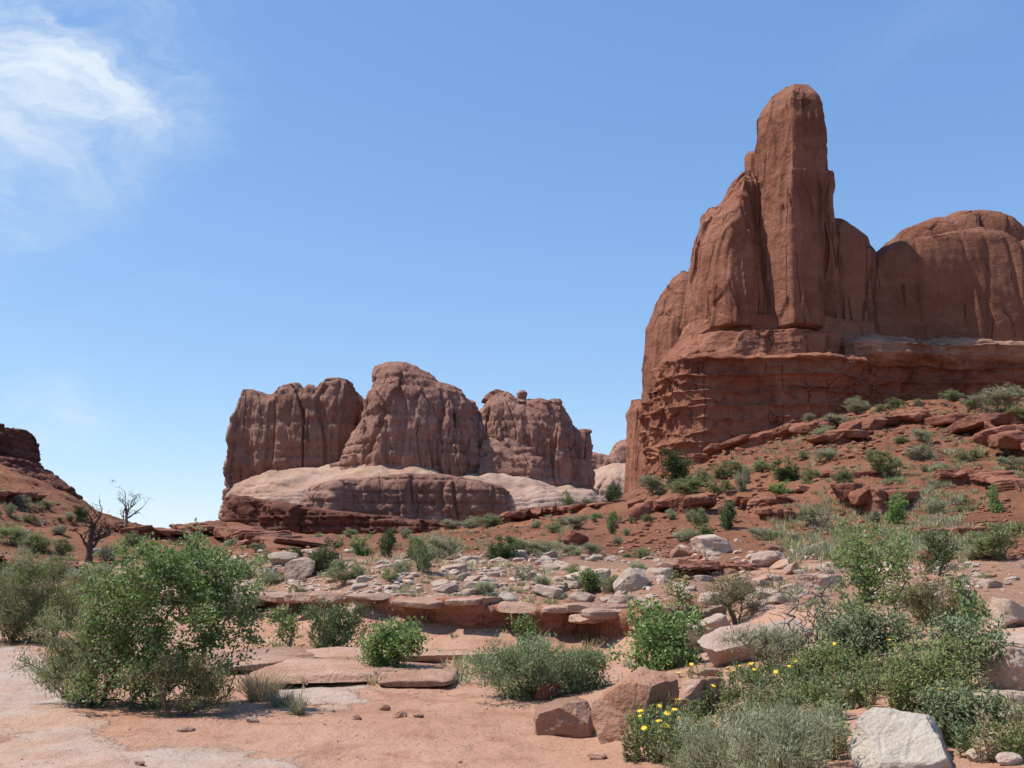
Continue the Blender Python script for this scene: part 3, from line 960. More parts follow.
def ledge(name, path, h_px, depth, lip, mat, seed, ns=260, joint=.9, rough=.05, nt=70, under=.6, dip=.02, parent=None, lower=None):
    """low cliff of bedded rock along points seen at its foot; overhanging lip, broken by joints"""
    pts = []
    hs = []
    for i, (px, py) in enumerate(path):
        P = foot(px, py)
        hp = h_px[i] if isinstance(h_px, (list, tuple)) else h_px
        pts.append(P)
        hs.append(hp * P[1] / F)
    Q = resample(np.column_stack([np.array(pts), hs]), ns)
    base, H = Q[:, :3], Q[:, 3]
    r = np.random.RandomState(seed)
    arc = np.concatenate([[0], np.cumsum(np.linalg.norm(np.diff(base[:, :2], axis=0), axis=1))])
    # joints: blocks of uneven length each pushed in or out
    edges = [0]
    while edges[-1] < arc[-1]:
        edges.append(edges[-1] + joint * (.4 + 1.6 * r.rand()))
    blk = np.searchsorted(edges, arc, 'right')
    bo = (r.rand(len(edges) + 2) - .5)[blk]
    bh = (r.rand(len(edges) + 2) - .5)[blk]
    prof = np.array([(.6, -.5), (under * .85, -.05), (under, .22), (under * .8, .45), (.42, .64), (.14, .76), (.03, .80), (0, .83), (.0, .96), (.05, 1.0), (.3, 1.01)])
    pr = resample(prof, nt // 2)
    back = np.linspace(0, 1, nt - nt // 2 + 1)[1:]
    V = []
    e = np.minimum(arc, arc[-1] - arc) / max(arc[-1], 1e-6)
    env = np.clip(e / .07, 0, 1) ** .6
    for k in range(ns):
        d2 = np.array([base[k, 0], base[k, 1]])
        d2 = d2 / np.linalg.norm(d2)
        hh = H[k] * (env[k] * .85 + .15) * (1 + .26 * bh[k])
        dd = lip * (pr[:, 0] + 1.0 * bo[k] * np.clip(pr[:, 1] * 1.5, 0, 1)) + lip * .5 * (1 - env[k])
        zz = pr[:, 1] * hh
        d3 = dd[-1] + back * (depth * (.4 + .6 * env[k]))
        z3 = zz[-1] + dip * back * depth - np.clip(back - .75, 0, 1) * 4 * (hh * .35)
        dd, zz = np.concatenate([dd, d3]), np.concatenate([zz, z3])
        V.append(np.column_stack([base[k, 0] + d2[0] * dd, base[k, 1] + d2[1] * dd, base[k, 2] + zz]))
    V = np.array(V).reshape(-1, 3)
    o0 = base[ns // 2].copy()
    gf = grid_faces(ns, nt, False)
    jc = gf[:, 0] % nt
    cut = int(np.argmax(pr[:, 1] > .79))
    o = mesh_obj(name, V, gf, [mat, lower or mat], origin=o0, midx=(jc < cut).astype(int))
    hm = float(np.median(H))

    def fn(P, N):
        s = hm
        d = rough * s * 1.5 * fbm(P / (s * 2.2) + seed, 3) + rough * s * .6 * fbm(P / (s * .3) + seed, 3, .6)
        bed = np.sin((P[:, 2] - o0[2] + .25 * s * perlin(P / (s * 3))) / s * 13)
        d = d - rough * s * .9 * np.clip(bed, .5, 1)
        v, ee = cells(P / (joint * np.array([.8, .8, .5])) + seed)
        d = d - rough * s * .5 * np.exp(-(ee / .05) ** 2) + rough * s * 1.2 * (v - .5)
        return N * d[:, None]
    displace(o, fn)
    return o


def broken_ledge(name, path, hpx, cap, depth, over, mats, seed, label, cat='rock ledge', blen=(.55, 1.7), under_part=True, group=None, tilt=.03):
    """bedrock step: a recessed lower bed carrying a cap that joints have broken into slabs"""
    r = np.random.RandomState(seed)
    pts = np.array([foot(*p) for p in path])
    hs = np.array(hpx if isinstance(hpx, (list, tuple)) else [hpx] * len(path)) * pts[:, 1] / F
    Q = resample(np.column_stack([pts, hs]), 200)
    arc = np.concatenate([[0], np.cumsum(np.linalg.norm(np.diff(Q[:, :2], axis=0), axis=1))])
    root = empty(name, Vector(Q[100, :3]))
    tag(root, label, cat, group)
    hm = float(np.median(hs))
    if under_part:
        u = ledge('lower_bed', path, [h * .86 for h in hpx] if isinstance(hpx, (list, tuple)) else hpx * .86, depth * .8, over * .5, mats[1], seed + 1, ns=260, nt=60, joint=hm * 1.3, under=.7, rough=.1)
        loc = u.location - root.location
        u.parent = root
        u.location = loc
        sh = np.array([Q[100, 0], Q[100, 1]])
        sh = sh / np.linalg.norm(sh) * over * .8
        u.location[0] += sh[0]
        u.location[1] += sh[1]
    s = 0.0
    while s < arc[-1]:
        Lb = blen[0] + (blen[1] - blen[0]) * r.rand() ** 1.4
        Lb = min(Lb, arc[-1] - s + .3)
        m_ = s + Lb / 2
        c = np.array([np.interp(m_, arc, Q[:, k]) for k in range(4)])
        a_ = np.array([np.interp(max(m_ - Lb / 2, 0), arc, Q[:, k]) for k in range(2)])
        b_ = np.array([np.interp(min(m_ + Lb / 2, arc[-1]), arc, Q[:, k]) for k in range(2)])
        ang = math.atan2(b_[1] - a_[1], b_[0] - a_[0])
        rad = c[:2] / np.linalg.norm(c[:2])
        th_ = cap * c[3] * (.8 + .4 * r.rand())
        dp = depth * (.8 + .3 * r.rand())
        V, Fc = boxy_geo(seed * 31 + int(s * 10), (Lb * 1.04, dp, th_), 5, cuts=11, rough=.045)
        a2 = ang + r.normal() * .07
        tx, ty = r.normal() * tilt, r.normal() * tilt
        V[:, 2] += V[:, 0] * tx + V[:, 1] * ty
        ca, sa = math.cos(a2), math.sin(a2)
        V = V @ np.array([[ca, sa, 0], [-sa, ca, 0], [0, 0, 1]])
        push = r.normal() * over * .3
        ctr = np.array([*(c[:2] + rad * (dp / 2 + push)), c[2] + c[3] * (1 + .05 * r.normal()) - th_ / 2])
        mesh_obj('cap_slab', V + ctr, Fc, mats[0], root, origin=root.location)
        s += Lb * (.97 + .05 * r.rand())
    return root


# --- ledges
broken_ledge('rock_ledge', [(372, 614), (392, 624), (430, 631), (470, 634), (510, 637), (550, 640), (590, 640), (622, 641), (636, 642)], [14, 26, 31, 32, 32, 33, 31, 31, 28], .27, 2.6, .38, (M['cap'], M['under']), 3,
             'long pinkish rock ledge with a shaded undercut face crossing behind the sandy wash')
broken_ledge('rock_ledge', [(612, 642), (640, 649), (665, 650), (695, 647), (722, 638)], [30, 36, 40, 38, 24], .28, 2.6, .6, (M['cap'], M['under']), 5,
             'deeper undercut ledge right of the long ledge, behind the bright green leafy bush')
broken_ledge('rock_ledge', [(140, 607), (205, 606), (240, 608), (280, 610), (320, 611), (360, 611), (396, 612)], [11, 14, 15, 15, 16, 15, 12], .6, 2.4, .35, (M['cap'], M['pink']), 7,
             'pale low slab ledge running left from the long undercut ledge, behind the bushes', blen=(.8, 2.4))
for px0, px1, py, hh, dep, sd, lab in ((215, 425, 664, 10, 1.7, 11, 'thin layered slab behind the sandy wash, highest of the stepped slabs'),
                                       (205, 345, 672, 9, 1.4, 12, 'thin layered slab beside the large green shrub, second highest of the stepped slabs'),
                                       (262, 432, 687, 13, 2.0, 13, 'layered reddish slab with a dark shadowed front edge by the sandy wash'),
                                       (310, 420, 677, 8, 1.2, 15, 'smallest thin slab lying on the stepped slabs by the sandy wash')):
    n = 7
    pa = [(px0 + (px1 - px0) * i / (n - 1), py + 2 * math.sin(i * 1.3 + sd) + (2 if 1 < i < 5 else 0)) for i in range(n)]
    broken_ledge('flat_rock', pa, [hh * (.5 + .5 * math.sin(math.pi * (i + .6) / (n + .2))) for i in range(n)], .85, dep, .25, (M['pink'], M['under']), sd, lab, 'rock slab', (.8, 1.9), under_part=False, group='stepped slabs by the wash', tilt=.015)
# red ledges on the slopes
for pa, hh, dep, sd, lab in (
        ([(815, 448), (840, 446), (864, 436), (890, 428), (920, 426), (950, 428), (980, 438), (1010, 452), (1040, 462), (1100, 470)], [8, 16, 20, 17, 16, 16, 20, 24, 26, 20], 5, 21, 'long broken red ledge on the talus slope below the tall butte'),
        ([(838, 512), (858, 514), (880, 515), (902, 510)], [22, 30, 30, 18], 3, 22, 'dark red blocky outcrop in the middle of the right talus slope'),
        ([(935, 484), (960, 486), (990, 484), (1020, 492)], [10, 16, 14, 10], 3, 23, 'low red outcrop near the right edge of the talus slope'),
        ([(700, 462), (725, 454), (750, 448), (780, 440), (815, 436), (828, 430)], [8, 10, 13, 14, 16, 10], 4, 24, 'red rock band at the foot of the tall butte below the spire'),
        ([(655, 512), (672, 515), (690, 514), (710, 512)], [10, 18, 16, 8], 2.5, 25, 'small red outcrop on the slope left of the dark juniper foot'),
        ([(760, 520), (778, 523), (800, 520)], [8, 14, 8], 2, 26, 'small red outcrop halfway along the right slope, above the rubble'),
        ([(820, 476), (850, 480), (880, 478)], [6, 9, 6], 2.5, 33, 'small red outcrop in the middle of the slope, above the dark blocky outcrop'),
        ([(930, 534), (960, 538), (1000, 536), (1030, 534)], [6, 10, 9, 6], 2, 34, 'low red outcrop near the right edge, just above the rubble'),
        ([(735, 505), (760, 508), (790, 504)], [6, 10, 7], 2.2, 35, 'low red outcrop above the rubble, between two dark bushes on the right slope'),
        ([(490, 524), (510, 521), (540, 518), (575, 513), (605, 508)], [6, 10, 9, 8, 5], 3, 27, 'low reddish ledge just below the pale apron of the distant butte'),
        ([(182, 534), (205, 536), (235, 541), (270, 546), (310, 549)], [8, 13, 12, 10, 6], 4, 28, 'dark red ledge in the saddle left of the distant butte'),
        ([(110, 530), (135, 536), (160, 538), (178, 536)], [5, 11, 9, 5], 3, 29, 'dark red ledge on the skyline beside the dead tree'),
        ([(-40, 566), (0, 568), (40, 573), (80, 572)], [6, 11, 9, 6], 2, 30, 'low ledge of pale stones low on the left hill'),
        ([(-40, 500), (-5, 502), (20, 500), (38, 502)], [6, 10, 10, 6], 4, 31, 'red ledge on the left hill just under the caprock outcrop'),
        ([(645, 574), (680, 577), (715, 570), (745, 572)], [6, 10, 9, 5], 1.5, 32, 'thin red ledge among the pale rubble right of the long ledge')):
    hm_ = max(hh) * foot(*pa[1])[1] / F
    broken_ledge('rock_ledge' if len(pa) > 4 else 'red_outcrop', pa, hh, .62, dep, hm_ * .35, (M['red'], M['red']), sd, lab, 'rock ledge' if len(pa) > 4 else 'outcrop', (hm_ * .9, hm_ * 3.0), tilt=.10)

# --- boulders by hand
for px, py, w, h, mt, sd, dp, kw, lab in (
        (907, 774, 104, 64, 'white', 183, 1.1, dict(cuts=5, cut_lo=.75, cut_hi=.9, sub=6, rough=.03, sink=.45, planes=(((-.30, -.52, .8), .40), ((.8, -.35, .35), .62), ((-.85, -.3, .3), .74), ((.15, .1, 1), .72))), 'large whitish boulder at the bottom right of the frame, above small stones'),
        (571, 738, 74, 48, 'pink', 203, 1.0, dict(cuts=14, flat_top=.55, sub=6, rough=.05, sink=.5), 'squat pink flat-topped boulder on the sand at the edge of the wash'),
        (636, 737, 92, 70, 'pink', 208, 1.1, dict(cuts=14, cut_lo=.5, sub=6, rough=.04, tilt=(.15, .1), sink=.5, flat_top=.6), 'biggest pink boulder beside the squat flat-topped one, plants on its right'),
        (688, 716, 96, 46, 'pink', 112, .8, dict(cuts=8, flat_top=.5, sub=6, rough=.05), 'broad low pink rock behind the biggest pink boulder'),
        (742, 664, 98, 40, 'pale', 107, .8, dict(cuts=14, flat_top=.4, tilt=(.25, -.22), sub=6, rough=.06, sink=.5), 'tilted pale slab with red sides under the olive shrub'),
        (706, 652, 52, 32, 'pale', 111, .8, dict(cuts=9, flat_top=.4, tilt=(.1, -.35), sub=5, rough=.07), 'smaller tilted slab leaning left of the pale tilted slab'),
        (778, 650, 66, 28, 'pale', 214, .8, dict(cuts=14, flat_top=.4, tilt=(.2, -.2), sub=5, rough=.06, sink=.5), 'pale slab just right of and behind the big tilted slab, under the bare twig shrub'),
        (712, 634, 46, 20, 'pale', 215, .8, dict(cuts=14, flat_top=.4, tilt=(.2, .1), sub=5, rough=.06, sink=.5), 'pale slab behind the smaller tilted slab, at the end of the deeper ledge'),
        (671, 668, 42, 21, 'white', 115, .8, dict(cuts=8, sub=5, tilt=(0, -.15)), 'small whitish stone between the bright green bush and the tilted slabs'),
        (705, 682, 34, 15, 'pink', 118, .8, dict(sub=5), 'low reddish stone just below the tilted slabs'),
        (1012, 690, 70, 60, 'pale', 121, 1.1, dict(cuts=9, flat_top=.5, sub=6, rough=.06, lobes=.1, tilt=(.1, .2)), 'big pale cracked rock cut by the right edge of the frame'),
        (1014, 722, 72, 38, 'pale', 124, 1.0, dict(flat_top=.4, sub=5, rough=.06), 'low flat pale rock at the right edge, in front of the cracked rock'),
        (1010, 628, 60, 36, 'pale', 126, .9, dict(flat_top=.5, sub=5, tilt=(0, .25)), 'pale rock at the right edge behind the cracked rock'),
        (573, 546, 32, 19, 'red', 129, .9, dict(sub=5, cuts=15, tilt=(0, -.15)), 'dark red boulder alone on the slope below the distant butte'),
        (590, 586, 52, 20, 'pale', 131, .7, dict(sub=5, flat_top=.5, tilt=(.1, -.15)), 'long pale slab lying in the rubble behind the long ledge'),
        (632, 592, 40, 24, 'pale', 133, .8, dict(sub=5, tilt=(0, .25)), 'pale slab tilted to the right in the rubble, above the ledge end'),
        (548, 598, 30, 15, 'pale', 135, .8, dict(sub=4), 'pale angular block close above the middle of the long ledge'),
        (505, 606, 28, 14, 'pale', 136, .8, dict(sub=4), 'pale wedge shaped block sitting on the edge of the long ledge'),
        (620, 606, 30, 14, 'pale', 137, .8, dict(sub=4, flat_top=.5), 'flat pale block on top of the right end of the long ledge'),
        (285, 566, 36, 16, 'pale', 139, .8, dict(sub=5), 'greyish boulder in the rubble behind the pale slab ledge, left'),
        (300, 580, 34, 22, 'pale', 141, .8, dict(sub=5, tilt=(0, -.2)), 'rounded pale boulder in front of the greyish boulder, left rubble'),
        (708, 556, 46, 22, 'pale', 143, .8, dict(sub=5), 'pale boulder in the upper rubble below the red talus'),
        (768, 568, 44, 20, 'pale', 145, .8, dict(sub=5, flat_top=.5, tilt=(0, -.1)), 'flat grey slab in the upper rubble, behind the bare twig shrub'),
        (820, 588, 46, 18, 'pale', 147, .8, dict(sub=5, flat_top=.5), 'flat pale slab right of the bare twig shrub'),
        (712, 606, 30, 15, 'pale', 149, .8, dict(sub=4), 'pale block behind the olive shrub on the tilted slab'),
        (640, 520, 24, 18, 'red', 151, .9, dict(sub=4, cuts=8), 'square red block on the slope, left of the small red outcrop'),
        (636, 508, 30, 12, 'red', 152, .9, dict(sub=4, flat_top=.5), 'flat red slab resting behind the square red block'),
        (772, 556, 20, 12, 'red', 154, .9, dict(sub=4), 'reddish boulder on the upper edge of the right rubble'),
        (930, 562, 26, 14, 'red', 155, .9, dict(sub=4), 'red boulder under the dark bush at right'),
        (982, 762, 28, 16, 'pale', 157, .9, dict(sub=5), 'small grey stone right of the whitish boulder, bottom right corner'),
        (1008, 766, 26, 12, 'pale', 158, .9, dict(sub=5), 'flat pale stone in the bottom right corner'),
        (975, 745, 16, 10, 'pink', 159, .9, dict(sub=4), 'small reddish stone behind the small grey stone, bottom right'),
        (186, 732, 18, 5, 'pale', 161, .7, dict(sub=4), 'small flat pale stone on the sand under the large green shrub'),
        (253, 723, 14, 6, 'pale', 162, .7, dict(sub=4), 'small grey stone on the sand right of the large green shrub'),
        (400, 718, 15, 8, 'pink', 163, .8, dict(sub=4), 'small dark reddish stone in the middle of the sandy wash'),
        (384, 711, 13, 6, 'pink', 164, .8, dict(sub=4), 'small stone by the end of the mauve slab in the wash'),
        (418, 718, 12, 4, 'pink', 165, .8, dict(sub=4), 'thin flat stone beside the dark reddish stone in the wash'),
        (357, 720, 10, 5, 'pink', 166, .8, dict(sub=4), 'small reddish stone in the wash below the mauve slab'),
        (599, 760, 24, 6, 'pink', 167, .8, dict(sub=4), 'flat stone on the sand in front of the biggest pink boulder'),
        (545, 700, 30, 22, 'red', 168, .8, dict(sub=4, tilt=(0, .4)), 'red slanted rock half hidden in the grey-green bush by the wash'),
        (139, 766, 12, 5, 'pink', 169, .8, dict(sub=4), 'small reddish stone on the pale slickrock, bottom left')):
    o = boulder('boulder' if w > 28 else 'stone', px, py, w, h, M[mt], sd, dp, **kw)
    tag(o, lab, 'rock')

# --- rubble: copies of a few kinds
protos = []
for k in range(14):
    mt = ('pale', 'pale', 'pink', 'pale', 'red')[k % 5]
    if k % 2:
        V, Fc = boxy_geo(300 + k, (1, .7 + .3 * (k % 3) / 2, .3 + .1 * (k % 4)), 4, cuts=9, rough=.04)
    else:
        V, Fc = boulder_geo(300 + k, (1, .75 + .3 * (k % 3) / 2, .42 + .12 * (k % 4)), 4, cuts=14, rough=.05)
    o = mesh_obj('stone', V, Fc, M[mt])
    protos.append([o, mt, False])
rr = random.Random(5)


def rubble(poly, n, smin, smax, kinds, lab, grp, power=1.3):
    xs, ys = [p[0] for p in poly], [p[1] for p in poly]
    made = 0
    tries = 0
    while made < n and tries < n * 30:
        tries += 1
        px, py = rr.uniform(min(xs), max(xs)), rr.uniform(min(ys), max(ys))
        if not in_poly(np.array([px]), np.array([py]), poly)[0]:
            continue
        P = ground(px, py)
        if P is None:
            continue
        if fbm(np.array([P]) / (P[1] * .05) + 3, 2)[0] < rr.uniform(-.5, .25):
            continue
        e = rr.choice([q for q in protos if q[1] in kinds])
        if not e[2]:
            o = e[0]
            e[2] = True
        else:
            o = e[0].copy()
            COL.objects.link(o)
        s = (smin + (smax - smin) * rr.random() ** power) * P[1] / F
        o.location = P + np.array([0, 0, s * .03])
        o.scale = (s, s * rr.uniform(.7, 1.1), s * rr.uniform(.7, 1.15))
        o.rotation_euler = (rr.uniform(-.3, .3), rr.uniform(-.3, .3), rr.uniform(0, 6.28))
        tag(o, lab, 'stone', grp)
        made += 1


rubble([(225, 590), (250, 556), (420, 560), (440, 600), (330, 600)], 42, 7, 24, ('pale', 'pink'), 'one of the small pale stones scattered behind the pale slab ledge at left', 'stones behind the slab ledge')
rubble([(430, 602), (440, 560), (560, 556), (660, 560), (665, 606)], 72, 8, 28, ('pale',), 'one of the pale broken stones strewn on the bench above the long ledge', 'stones above the long ledge')
rubble([(660, 604), (640, 556), (720, 540), (850, 548), (850, 600), (770, 612)], 66, 8, 28, ('pale', 'pink'), 'one of the pale stones in the rubble around the olive shrub', 'stones around the olive shrub')
rubble([(905, 600), (930, 570), (1030, 560), (1030, 625), (985, 622)], 20, 6, 22, ('pale', 'pink'), 'one of the small stones behind the cracked rock at the right edge', 'stones behind the cracked rock')
rubble([(600, 530), (640, 495), (720, 480), (1024, 440), (1024, 545), (850, 545), (720, 540)], 58, 4, 18, ('red',), 'one of the red stones scattered on the talus below the tall butte', 'stones on the right talus', 2.6)
rubble([(-10, 590), (0, 520), (60, 510), (180, 545), (210, 575), (100, 600)], 22, 3, 12, ('red', 'pale'), 'one of the stones scattered on the lower left hill', 'stones on the left hill')
rubble([(300, 735), (330, 690), (430, 690), (600, 690), (590, 760), (420, 765)], 16, 2, 7, ('pink',), 'one of the tiny loose stones on the sand of the wash', 'stones in the wash', 3)
for e in protos:
    if not e[2]:
        bpy.data.objects.remove(e[0])

def scree(n, sampler, smin, smax, mat, seed, name, label):
    """broken rock too plentiful to count"""
    r = np.random.RandomState(seed)
    kinds = [boulder_geo(800 + seed + k, (1, .8, .5), 2, cuts=8, rough=.03) for k in range(8)]
    pv, pf, tot, made, tries = [], [], 0, 0, 0
    while made < n and tries < n * 6:
        tries += 1
        P = ground(*sampler(r))
        if P is None or P[1] > 170 or P[1] < 12:
            continue
        if fbm(P[None] / (P[1] * .06) + seed, 3)[0] < r.uniform(-.35, .3):
            continue
        V0, F0 = kinds[r.randint(8)]
        s = (smin + (smax - smin) * r.rand() ** 3) * P[1] / F
        a = r.uniform(0, 6.28)
        R = np.array([[math.cos(a), -math.sin(a), 0], [math.sin(a), math.cos(a), 0], [0, 0, 1]])
        pv.append((V0 * s * (.8 + .4 * r.rand(3))) @ R.T + P + np.array([0, 0, s * .08]))
        pf.append(F0 + tot)
        tot += len(V0)
        made += 1
    o = mesh_obj(name, np.vstack(pv), np.vstack(pf), mat, smooth=False)
    tag(o, label, 'scree')
    o['kind'] = 'stuff'


scree(2600, lambda r: (r.uniform(560, 1050), r.uniform(395, 560)), 1.6, 10, M['red'], 1, 'scree', 'red scree of small broken stones over the right talus slope')
scree(700, lambda r: (r.uniform(-20, 560), r.uniform(470, 575)), 1.4, 7, M['red'], 2, 'scree', 'red scree over the left hill and the middle of the valley')
scree(2300, lambda r: (r.uniform(200, 1050), 604 - 52 * r.rand() ** 1.1), 1.8, 12, M['pale'], 3, 'scree', 'pale small rubble between the larger stones of the bench')

# gravel nobody could count
pv, pf = [], []
gr = np.random.RandomState(3)
V0, F0 = ICO[2]
V0 = V0 * np.array([1, .8, .55])
tot = 0
for k in range(6000):
    if k < 4700:
        px, py = gr.uniform(-60, 1080), 560 + 210 * gr.rand() ** 1.2
    else:
        px, py = gr.uniform(200, 1060), gr.uniform(545, 615)
    P = ground(px, py)
    if P is None or P[1] > 60 or (k < 4700 and fbm(P[None] / .9 + 21, 3)[0] < gr.uniform(-.3, .5)):
        continue
    s = (gr.uniform(.8, 2.4) if k < 4700 else gr.uniform(1.2, 4)) * P[1] / F * .6
    a = gr.uniform(0, 6.28)
    R = np.array([[math.cos(a), -math.sin(a), 0], [math.sin(a), math.cos(a), 0], [0, 0, 1]])
    pv.append((V0 * (1 + .25 * gr.normal(size=(len(V0), 1)) * .5) * s) @ R.T + P)
    pf.append(F0 + tot)
    tot += len(V0)
m, t = new_mat('gravel')
isl = t.n('ShaderNodeNewGeometry').outputs['Random Per Island']
ramp = t.mix(t.step(isl, .25, .75), (.26, .12, .075), (.47, .34, .26))
finish(t, ramp, .95, None, .1)
g2 = mesh_obj('gravel', np.vstack(pv), np.vstack(pf), m, smooth=False)
tag(g2, 'fine gravel scattered over the sand and the bench', 'gravel')
g2['kind'] = 'stuff'

# ------------------------------------------------------------------ plants
def leaf_mat(name, cols, transl=.35, rough=.55, spec=.3):
    m, t = new_mat(name)
    isl = t.n('ShaderNodeNewGeometry').outputs['Random Per Island']
    rnd = t.n('ShaderNodeObjectInfo').outputs['Random']
    c = t.mix(t.step(isl, .0, .6, False), cols[0], cols[1])
    c = t.mix(t.math('MULTIPLY', t.step(isl, .75, 1.0, False), .8), c, cols[2])
    hsv = t.n('ShaderNodeHueSaturation')
    t.put(hsv.inputs['Color'], c)
    t.put(hsv.inputs['Value'], t.math('ADD', t.math('MULTIPLY', rnd, .4), .8))
    t.put(hsv.inputs['Hue'], t.math('ADD', t.math('MULTIPLY', rnd, .03), .485))
    b = t.n('ShaderNodeBsdfPrincipled')
    t.put(b.inputs['Base Color'], hsv.outputs[0])
    b.inputs['Roughness'].default_value = rough
    b.inputs['Specular IOR Level'].default_value = spec
    tr = t.n('ShaderNodeBsdfTranslucent')
    t.put(tr.inputs[0], hsv.outputs[0])
    mx = t.n('ShaderNodeMixShader')
    mx.inputs[0].default_value = transl
    t.t.links.new(b.outputs[0], mx.inputs[1])
    t.t.links.new(tr.outputs[0], mx.inputs[2])
    o = t.n('ShaderNodeOutputMaterial')
    t.t.links.new(mx.outputs[0], o.inputs[0])
    return m


def plain_mat(name, c1, c2, sc=20, rough=.9):
    m, t = new_mat(name)
    tc = t.n('ShaderNodeTexCoord').outputs['Object']
    n = t.noise(t.scale(tc, (1, 1, .25)), sc, 4, .6)
    finish(t, t.mix(t.step(n, .35, .65), c1, c2), rough, t.bump(n, .4, .02), .15)
    return m


LM = {
    'ash': leaf_mat('ash_leaf', [(.13, .215, .055), (.20, .31, .095), (.31, .41, .19)], .38, .5, .4),
    'bright': leaf_mat('bright_leaf', [(.14, .21, .05), (.21, .29, .08), (.29, .36, .14)], .38, .45, .45),
    'olive': leaf_mat('olive_leaf', [(.18, .185, .07), (.25, .245, .10), (.31, .29, .14)], .3, .7, .2),
    'sage': leaf_mat('sage_leaf', [(.26, .27, .15), (.35, .35, .21), (.43, .42, .28)], .28, .8, .15),
    'greygreen': leaf_mat('grey_green_leaf', [(.19, .22, .09), (.265, .29, .125), (.34, .35, .18)], .32, .65, .25),
    'blue': leaf_mat('blue_green_leaf', [(.175, .225, .10), (.25, .30, .14), (.34, .38, .21)], .32, .55, .35),
    'juniper': leaf_mat('juniper_leaf', [(.07, .095, .034), (.11, .14, .05), (.15, .18, .07)], .2, .7, .2),
    'straw': leaf_mat('straw_blade', [(.42, .32, .18), (.52, .41, .24), (.34, .29, .16)], .3, .7, .2),
    'forb': leaf_mat('forb_leaf', [(.18, .22, .07), (.255, .30, .10), (.37, .37, .17)], .35, .55, .3),
}
BARK = plain_mat('shrub_bark', (.20, .15, .11), (.12, .085, .06))
DEADW = plain_mat('dead_wood', (.24, .19, .16), (.13, .10, .085))
CHAR = plain_mat('dark_dead_wood', (.10, .07, .055), (.055, .04, .032))
STEMG = plain_mat('green_stem', (.16, .19, .09), (.12, .13, .06))
m, t = new_mat('yellow_petal')
finish(t, (.80, .50, .03), .6, None, .2)
PETAL = m


def tubes(segs, sides=4):
    """segs: rows of (p0, p1, r0, r1)"""
    p0 = np.array([s[0] for s in segs])
    p1 = np.array([s[1] for s in segs])
    r0 = np.array([s[2] for s in segs])[:, None]
    r1 = np.array([s[3] for s in segs])[:, None]
    d = p1 - p0
    d /= np.maximum(np.linalg.norm(d, axis=1), 1e-6)[:, None]
    ref = np.where(np.abs(d[:, 2:3]) > .9, [[1, 0, 0]], [[0, 0, 1]])
    u = np.cross(d, ref)
    u /= np.linalg.norm(u, axis=1)[:, None]
    v = np.cross(d, u)
    rings = []
    for p, r in ((p0 - d * r0 * .3, r0), (p1, r1)):
        for k in range(sides):
            a = 2 * math.pi * k / sides
            rings.append(p + (u * math.cos(a) + v * math.sin(a)) * r)
    V = np.stack(rings, 1).reshape(-1, 3)
    n = len(p0)
    b = np.arange(n)[:, None] * 2 * sides
    Fc = np.concatenate([np.concatenate([b + k, b + (k + 1) % sides, b + sides + (k + 1) % sides, b + sides + k], 1) for k in range(sides)])
    return V, Fc


def leaves(r, C, ll, lw, up=.3, axis=None, fold=.25):
    n = len(C)
    d = r.normal(size=(n, 3)) if axis is None else axis + .5 * r.normal(size=(n, 3))
    d[:, 2] += up
    d /= np.linalg.norm(d, axis=1)[:, None]
    q = r.normal(size=(n, 3)) * .55 + np.array([-.2, 0, 1.0])
    s = np.cross(d, q)
    s /= np.maximum(np.linalg.norm(s, axis=1), 1e-6)[:, None]
    nn = np.cross(d, s)
    k = (.65 + .7 * r.rand(n))[:, None]
    L, Wd = ll * k, lw * k
    base = C
    V = np.stack([base, base + d * L * .45 + s * Wd * .5 + nn * Wd * fold, base + d * L, base + d * L * .45 - s * Wd * .5 + nn * Wd * fold], 1)
    f = np.arange(n)[:, None] * 4
    Fc = np.concatenate([f + np.array([[0, 1, 2]]), f + np.array([[0, 2, 3]])])
    return V.reshape(-1, 3), Fc


def blades(r, n, Wd, H, bw, tilt=.35, curve=.3, segs=3, hvar=.5):
    a = r.rand(n) * 6.283
    rad = Wd * .5 * np.sqrt(r.rand(n)) * .55
    b = np.stack([np.cos(a) * rad, np.sin(a) * rad, np.zeros(n)], 1)
    a2 = a + r.normal(size=n) * .8
    tl = np.abs(r.normal(size=n)) * tilt
    h = H * (1 - hvar * r.rand(n))
    out = np.stack([np.cos(a2), np.sin(a2), np.zeros(n)], 1)
    side = np.stack([-np.sin(a2 + r.normal(size=n)), np.cos(a2 + r.normal(size=n)), np.zeros(n)], 1)
    side /= np.linalg.norm(side, axis=1)[:, None]
    Vs = []
    for k in range(segs + 1):
        f = k / segs
        p = b + out * (h * (np.sin(tl) * f + curve * f * f * .5))[:, None] + np.array([0, 0, 1]) * (h * np.cos(tl) * f * (1 - .15 * curve * f))[:, None]
        w = bw * (1 - f * .85)
        Vs += [p - side * w / 2, p + side * w / 2]
    V = np.stack(Vs, 1).reshape(-1, 3)
    i = np.arange(n)[:, None] * (2 * segs + 2)
    Fc = np.concatenate([i + np.array([[2 * k, 2 * k + 1, 2 * k + 3, 2 * k + 2]]) for k in range(segs)])
    return V, Fc


